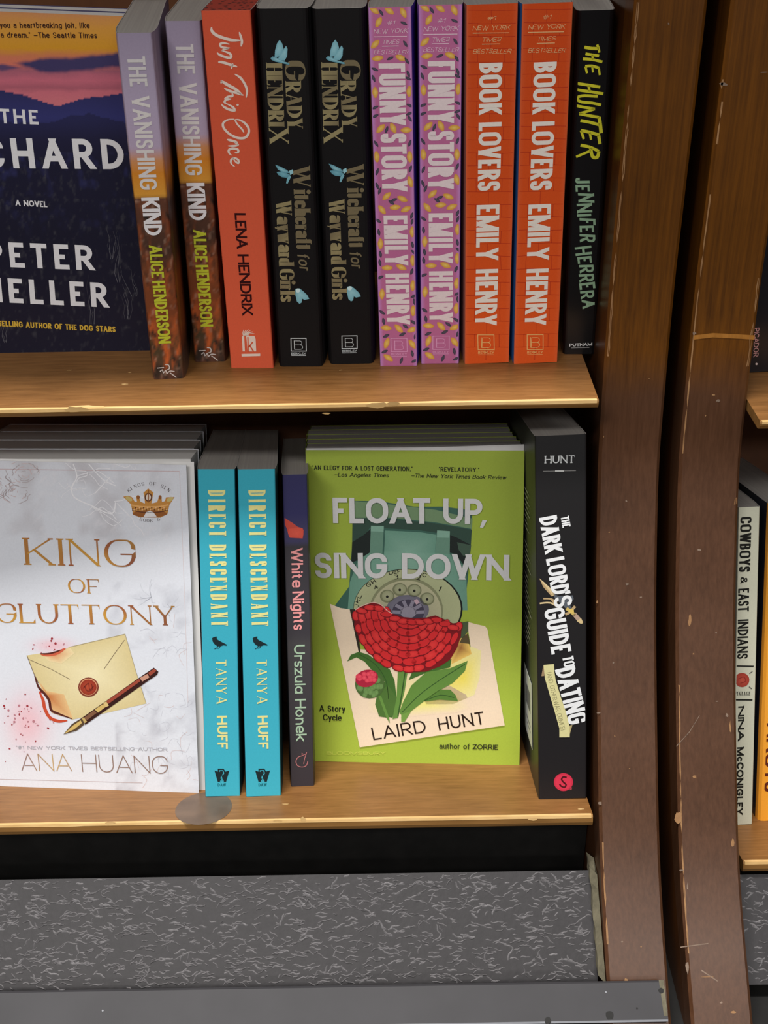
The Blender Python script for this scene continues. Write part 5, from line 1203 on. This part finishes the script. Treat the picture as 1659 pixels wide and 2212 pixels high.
# ---------------------------------------------------------------- thick dark book by the panel
def dl_art(a):
    W = C(222, 224, 226); a.z(0, 0, 1)
    a.text('HUNT', (1176.5, 1001), (1240.5, 1000), 16.5, 'slab', C(200, 202, 202), 3); a.line([(1173, 1017.5), (1208, 1017), (1244, 1016.5)], 1.1, C(140, 138, 136), 3); a.line([(1199, 1017), (1218, 1017)], 3, C(190, 190, 188), 4)
    a.text('THE', (1211, 1117), (1215, 1140), 18, 'cond', W, 5)
    a.text('DARK', (1164, 1119), (1177.5, 1197), 39, 'cond', W, 5); a.text('LORD', (1179, 1208), (1192, 1286), 40, 'cond', W, 5); a.text("'S", (1192, 1283), (1199, 1315), 40, 'cond', W, 5)
    a.text('GUIDE', (1174.5, 1318), (1191.5, 1414), 44, 'cond', W, 5); a.text('TO', (1214.5, 1420), (1218.5, 1442), 24, 'cond', W, 5); a.text('DATING', (1198.5, 1447), (1228, 1567), 44, 'cond', W, 5)
    # crossed dagger behind the title
    a.z(1080, 880, 5.027); s1, s2, s3 = C(176, 150, 110), C(206, 184, 140), C(86, 92, 100)
    a.poly([(425, 1855), (470, 1890), (545, 1960), (600, 2040), (570, 2050), (490, 1970)], s2, 2); a.poly([(430, 1862), (500, 1950), (575, 2045), (560, 2052), (470, 1950)], s1, 3)
    a.poly([(560, 2010), (640, 2050), (790, 2040), (800, 2080), (760, 2140), (780, 2200), (740, 2210), (660, 2130), (590, 2060)], s3, 2)
    a.line([(470, 2075), (560, 2080), (620, 2120)], 16, s1, 3, smooth=3); a.line([(432, 2128), (550, 2122), (640, 2180)], 18, s2, 3, smooth=3); a.line([(560, 2090), (610, 2150), (650, 2200)], 16, s1, 3)
    a.z(1080, 1300, 4.253)
    a.line([(600, 115), (640, 95), (690, 40)], 26, s1, 4, smooth=3); a.line([(610, 60), (660, 95), (690, 125)], 30, C(196, 172, 96), 4); a.ell(655, 85, 24, 22, C(206, 180, 96), 5)
    a.line([(680, 110), (740, 180)], 40, C(170, 146, 128), 4); a.poly([(705, 175), (745, 150), (762, 185), (755, 200), (735, 198)], C(200, 178, 132), 5)
    # paper ribbon
    tp, t2 = C(206, 200, 146), C(170, 156, 112)
    a.poly([(398, 580), (412, 600), (405, 680), (380, 682)], C(150, 126, 96), 6); a.poly([(610, 1140), (665, 1130), (650, 1180), (640, 1220)], t2, 6)
    a.poly([(400, 578), (495, 570), (500, 650), (512, 720), (560, 880), (605, 1010), (640, 1150), (640, 1242), (545, 1243), (545, 1160), (500, 1000), (455, 850), (412, 700)], tp, 7)
    a.text('(AND OTHER', (428, 650), (485, 905), 42, 'thin', C(70, 62, 44), 8); a.text('WAR CRIMES)', (492, 915), (560, 1180), 42, 'thin', C(70, 62, 44), 8)
    # red seal
    a.ell(583, 1655, 88, 82, C(196, 46, 72), 3, n=28); a.ell(583, 1655, 74, 68, C(206, 52, 78), 4, n=28); a.poly([(640, 1712), (662, 1702), (658, 1728), (640, 1728)], C(150, 60, 70), 3)
    a.line([(612, 1612), (580, 1608), (566, 1630), (582, 1655), (606, 1678), (592, 1702), (560, 1690), (548, 1672)], 15, C(70, 16, 24), 5, smooth=4)
def dl_left(a):
    a.z(0, 0, 1); r = random.Random(3)
    lf = C(170, 172, 156)
    # lines of blurb running across the back cover
    for k in range(30):
        z = .192-k*.0036
        if k in (8, 9, 15, 23): continue
        a.raw([np.array(q) for q in ((-.118, z), (-.02-r.uniform(0, .03), z), (-.02-r.uniform(0, .03), z+.0011), (-.118, z+.0011))], [(0, 1, 2, 3)], lf, 2)
dl = SpineBook((1156.6, 941.7), (1266, 940.7), (1269.3, 1725.8), (1162.3, 1726.8), SL, LEAN_L, .138, 'thick black book with tilted white title and red seal by the side panel', None, flare=.0002, round_=.0012, yaw=R_(0))
dl.spine(lambda u, v: ramp([(0, C(28, 27, 28)), (.25, C(32, 30, 32)), (.5, C(42, 33, 35)), (.7, C(40, 34, 35)), (1, C(30, 28, 30))], v), mat=INK, art=dl_art).covers(C(44, 46, 42), C(22, 20, 20), INK, dl_left).pages()
# price label on its back cover
lb = MB(); hw = dl.w/2+.0006
z0, z1, y0, y1 = .022, .068, .026, .066
lb.box((-hw-.00012, y0, z0), (-hw, y1, z1), C(216, 222, 216))
for k in range(14):
    yy = y0+.008+k*.0016; lb.box((-hw-.0002, yy, z0+.022), (-hw-.0001, yy+(.0005 if k % 3 else .0009), z0+.036), C(60, 60, 62))
lb.box((-hw-.0002, y0+.008, z0+.012), (-hw-.0001, y0+.03, z0+.0135), C(120, 122, 122)); lb.box((-hw-.0002, y0+.008, z0+.008), (-hw-.0001, y0+.026, z0+.0092), C(120, 122, 122))
o = lb.build('price_label', INK, dl.root); o['label'] = 'white price sticker with bar lines'

# ---------------------------------------------------------------- front-facing dusk-landscape book on the upper shelf
RID = [(-260, 214), (-120, 204), (0, 197), (30, 201), (60, 208), (95, 220), (122, 230), (150, 221), (190, 212), (262, 203), (340, 190)]
def interp(x, T):
    for (a_, va), (b_, vb) in zip(T, T[1:]):
        if x <= b_: return va+(vb-va)*(max(x, a_)-a_)/(b_-a_)
    return T[-1][1]
def oc_col(px, py):
    n = fbm(px/30+5, py/9, 3); rid = interp(px, RID)+3*(vnoise(px/13, 3)-.5)
    if py < rid:
        c = ramp([(8, C(166, 104, 88)), (30, C(196, 134, 84)), (60, C(206, 146, 60)), (105, C(206, 146, 36)), (120, C(200, 120, 80)), (140, C(206, 112, 96)), (152, C(160, 92, 110)), (172, C(196, 104, 122)), (190, C(170, 92, 108)), (200, C(200, 108, 122)), (230, C(206, 116, 124))], py+10*(n-.5))
        cl = 1-abs((py-(133+8*math.sin(px/70)))/(18+10*(fbm(px/22, 2)-.5)))-max(0, (85-px)/60)
        c = mix(c, C(62, 54, 96), max(0, min(1, cl*2.4)))
        c2 = 1-abs((py-146)/10)-abs(px-5)/50; return mix(c, C(88, 66, 104), max(0, min(1, c2*2)))
    c = ramp([(200, C(44, 44, 92)), (255, C(50, 52, 110)), (300, C(34, 32, 70)), (350, C(18, 17, 42)), (430, C(17, 16, 34)), (500, C(11, 11, 16)), (620, C(13, 12, 15)), (760, C(16, 14, 15))], py)
    r2 = 258+10*math.sin(px/38)+10*(vnoise(px/12, 9)-.5)
    if py > r2: c = mix(c, C(28, 27, 52), .6)
    if py > 330:
        c = mix(c, C(48, 50, 100), max(0, (fbm(px/16, py/22, 3)-.55)*2.2)*max(0, 1-(py-330)/200)); c = mix(c, C(70, 70, 76), max(0, (fbm(px/7+30, py/12, 3)-.62)*2.0))
    return c
def oc_art(a):
    a.z(0, 0, 1); W = C(220, 220, 224); K = C(56, 26, 18); y_ = C(206, 168, 62)
    a.text('give you a heartbre@king jolt, like', (-33, 60), (193, 60.8), 12, 'tiny', K, 3); a.text('a dream." -The Seattle Times', (2, 81), (210, 82.3), 12, 'tiny', K, 3)
    a.text('THE', (1.3, 266), (84, 269), 31, 'boldw', W, 3); a.text('ORCHARD', (-165, 362), (270, 365.5), 64, 'boldw', W, 3)
    a.text('A NOVEL', (34, 444), (102.5, 447.8), 12.5, 'bold', W, 3); a.text('PETER', (-27, 575), (203, 584), 53, 'boldw', W, 3); a.text('HELLER', (-33, 651), (233.5, 664), 52, 'boldw', W, 3)
    a.text('BESTSELLING AUTHOR OF THE DOG STARS', (-36, 702.5), (250, 717.5), 12, 'bold', y_, 3)
    r = random.Random(6); tw = C(112, 112, 120)
    for bx, by, H_ in ((255, 610, 130), (245, 560, 90), (200, 700, 120), (15, 740, 60), (275, 690, 90), (290, 640, 80)):
        for k in range(4):
            pts = [(bx+r.uniform(-6, 6), by)]
            for j in range(4): pts.append((pts[-1][0]+r.uniform(-8, 7), pts[-1][1]-H_/5*r.uniform(.6, 1.2)))
            a.line(pts, .9, tw if k % 2 else C(78, 78, 86), 2, taper='tip')
Pu, nu, du = SU
uU = up_l(R_(3.5)); o_r = hit(326, 757, Pu, nu); o_t = hit(284, 7, o_r, norm(np.cross(EX, uU))); oU = norm(o_t-o_r); OH = np.linalg.norm(o_t-o_r); OW = .140; OT = .021
for i in range(2):
    b = FrontBook(o_r-EX*OW+du*(OT+.0005)*i+nu*.0003+EX*(0, -.002)[i], EX, oU, OW, OH-.001*i, OT, ('blue and orange dusk-landscape paperback, front copy facing out', 'blue and orange dusk-landscape paperback, hidden copy behind the front one')[i], 'dusk-landscape paperbacks')
    b.base(C(40, 40, 80), C(60, 58, 90))
    if i == 0: b.cover(0, oc_col, oc_art, nx=210, nz=250)
    else: b.cover(0, lambda x, y: C(40, 40, 80))

# ================================================================== RIGHT UNIT BOOKS
def pi_art(a):
    a.z(0, 0, 1); c_ = C(206, 150, 150)
    a.text('PICADOR', (1629, 709), (1627, 771), 11, 'sans', c_, 3); a.ell(1634, 786, 2.6, 2.4, C(220, 200, 196), 3)
pb_ = SpineBook((1668, 96), (1790, 96), (1725, 803), (1612, 806), SUR, LEAN_U, .14, 'black book cut by the right picture edge on the upper right shelf', None, flare=.0006, round_=.002, yaw=0)
pb_.spine(const(C(28, 27, 32)), mat=INKG, art=pi_art).covers(C(26, 25, 30), C(26, 25, 30), INKG).pages()
def cw_art(a):
    k = C(24, 24, 20); a.z(1380, 980, 4.42)
    a.text('COWBOYS', (970, 605), (956, 1130), 106, 'west', k, 3); a.text('&', (970, 1180), (970, 1240), 66, 'west', k, 3); a.text('EAST', (948, 1290), (946, 1510), 104, 'condm', k, 3); a.text('INDIANS', (945, 1585), (938, 1960), 102, 'condm', k, 3)
    a.line([(908, 2028), (1095, 2030)], 14, k, 3)
    a.ell(985, 2160, 70, 68, C(158, 58, 46), 3, cc=C(184, 82, 64)); a.line([(950, 2150), (1000, 2130), (1020, 2170), (970, 2190)], 8, C(140, 46, 40), 4, smooth=3)
    for p, q in (((1055, 2100), (1085, 2078)), ((910, 2085), (925, 2105))): a.line([p, q], 9, C(90, 90, 84), 3)
    a.z(1380, 1460, 4.1); a.text('VINTAGE', (845, 172), (985, 172), 34, 'serif', k, 3); a.line([(845, 212), (1006, 213)], 14, k, 3)
    a.text('NINA', (880, 270), (876, 575), 54, 'heavy', k, 3); a.text('McCONIGLEY', (870, 632), (860, 1230), 60, 'heavy', k, 3); a.line([(975, 95), (1000, 115)], 9, C(90, 90, 84), 3); a.line([(842, 100), (856, 88)], 9, C(90, 90, 84), 3)
cw = SpineBook((1596, 1096), (1641.3, 1096), (1625, 1782), (1582, 1782), SLR, LEAN_L, .135, 'slim cream paperback with black western lettering on the lower right shelf', None, flare=.0012, round_=.0007, yaw=0)
cw.spine(lambda u, v: C(196, 196, 176), art=cw_art).covers(C(180, 180, 164), C(170, 170, 150)).pages()
def og_art(a):
    a.z(0, 0, 1); a.text('ANOTS', (1652, 1563), (1649, 1711), 42, 'sans', C(92, 34, 18), 3)
og = SpineBook((1663, 1090), (1750, 1090), (1718, 1773), (1637, 1773), SLR, LEAN_L, .15, 'orange jacketed book beside the slim cream one, cut by the picture edge', None, flare=.0002, round_=.004, yaw=0)
og.spine(lambda u, v: mix(C(222, 150, 50), C(232, 156, 48), v), art=og_art).covers(C(22, 24, 44), C(22, 24, 44), INKG).pages()
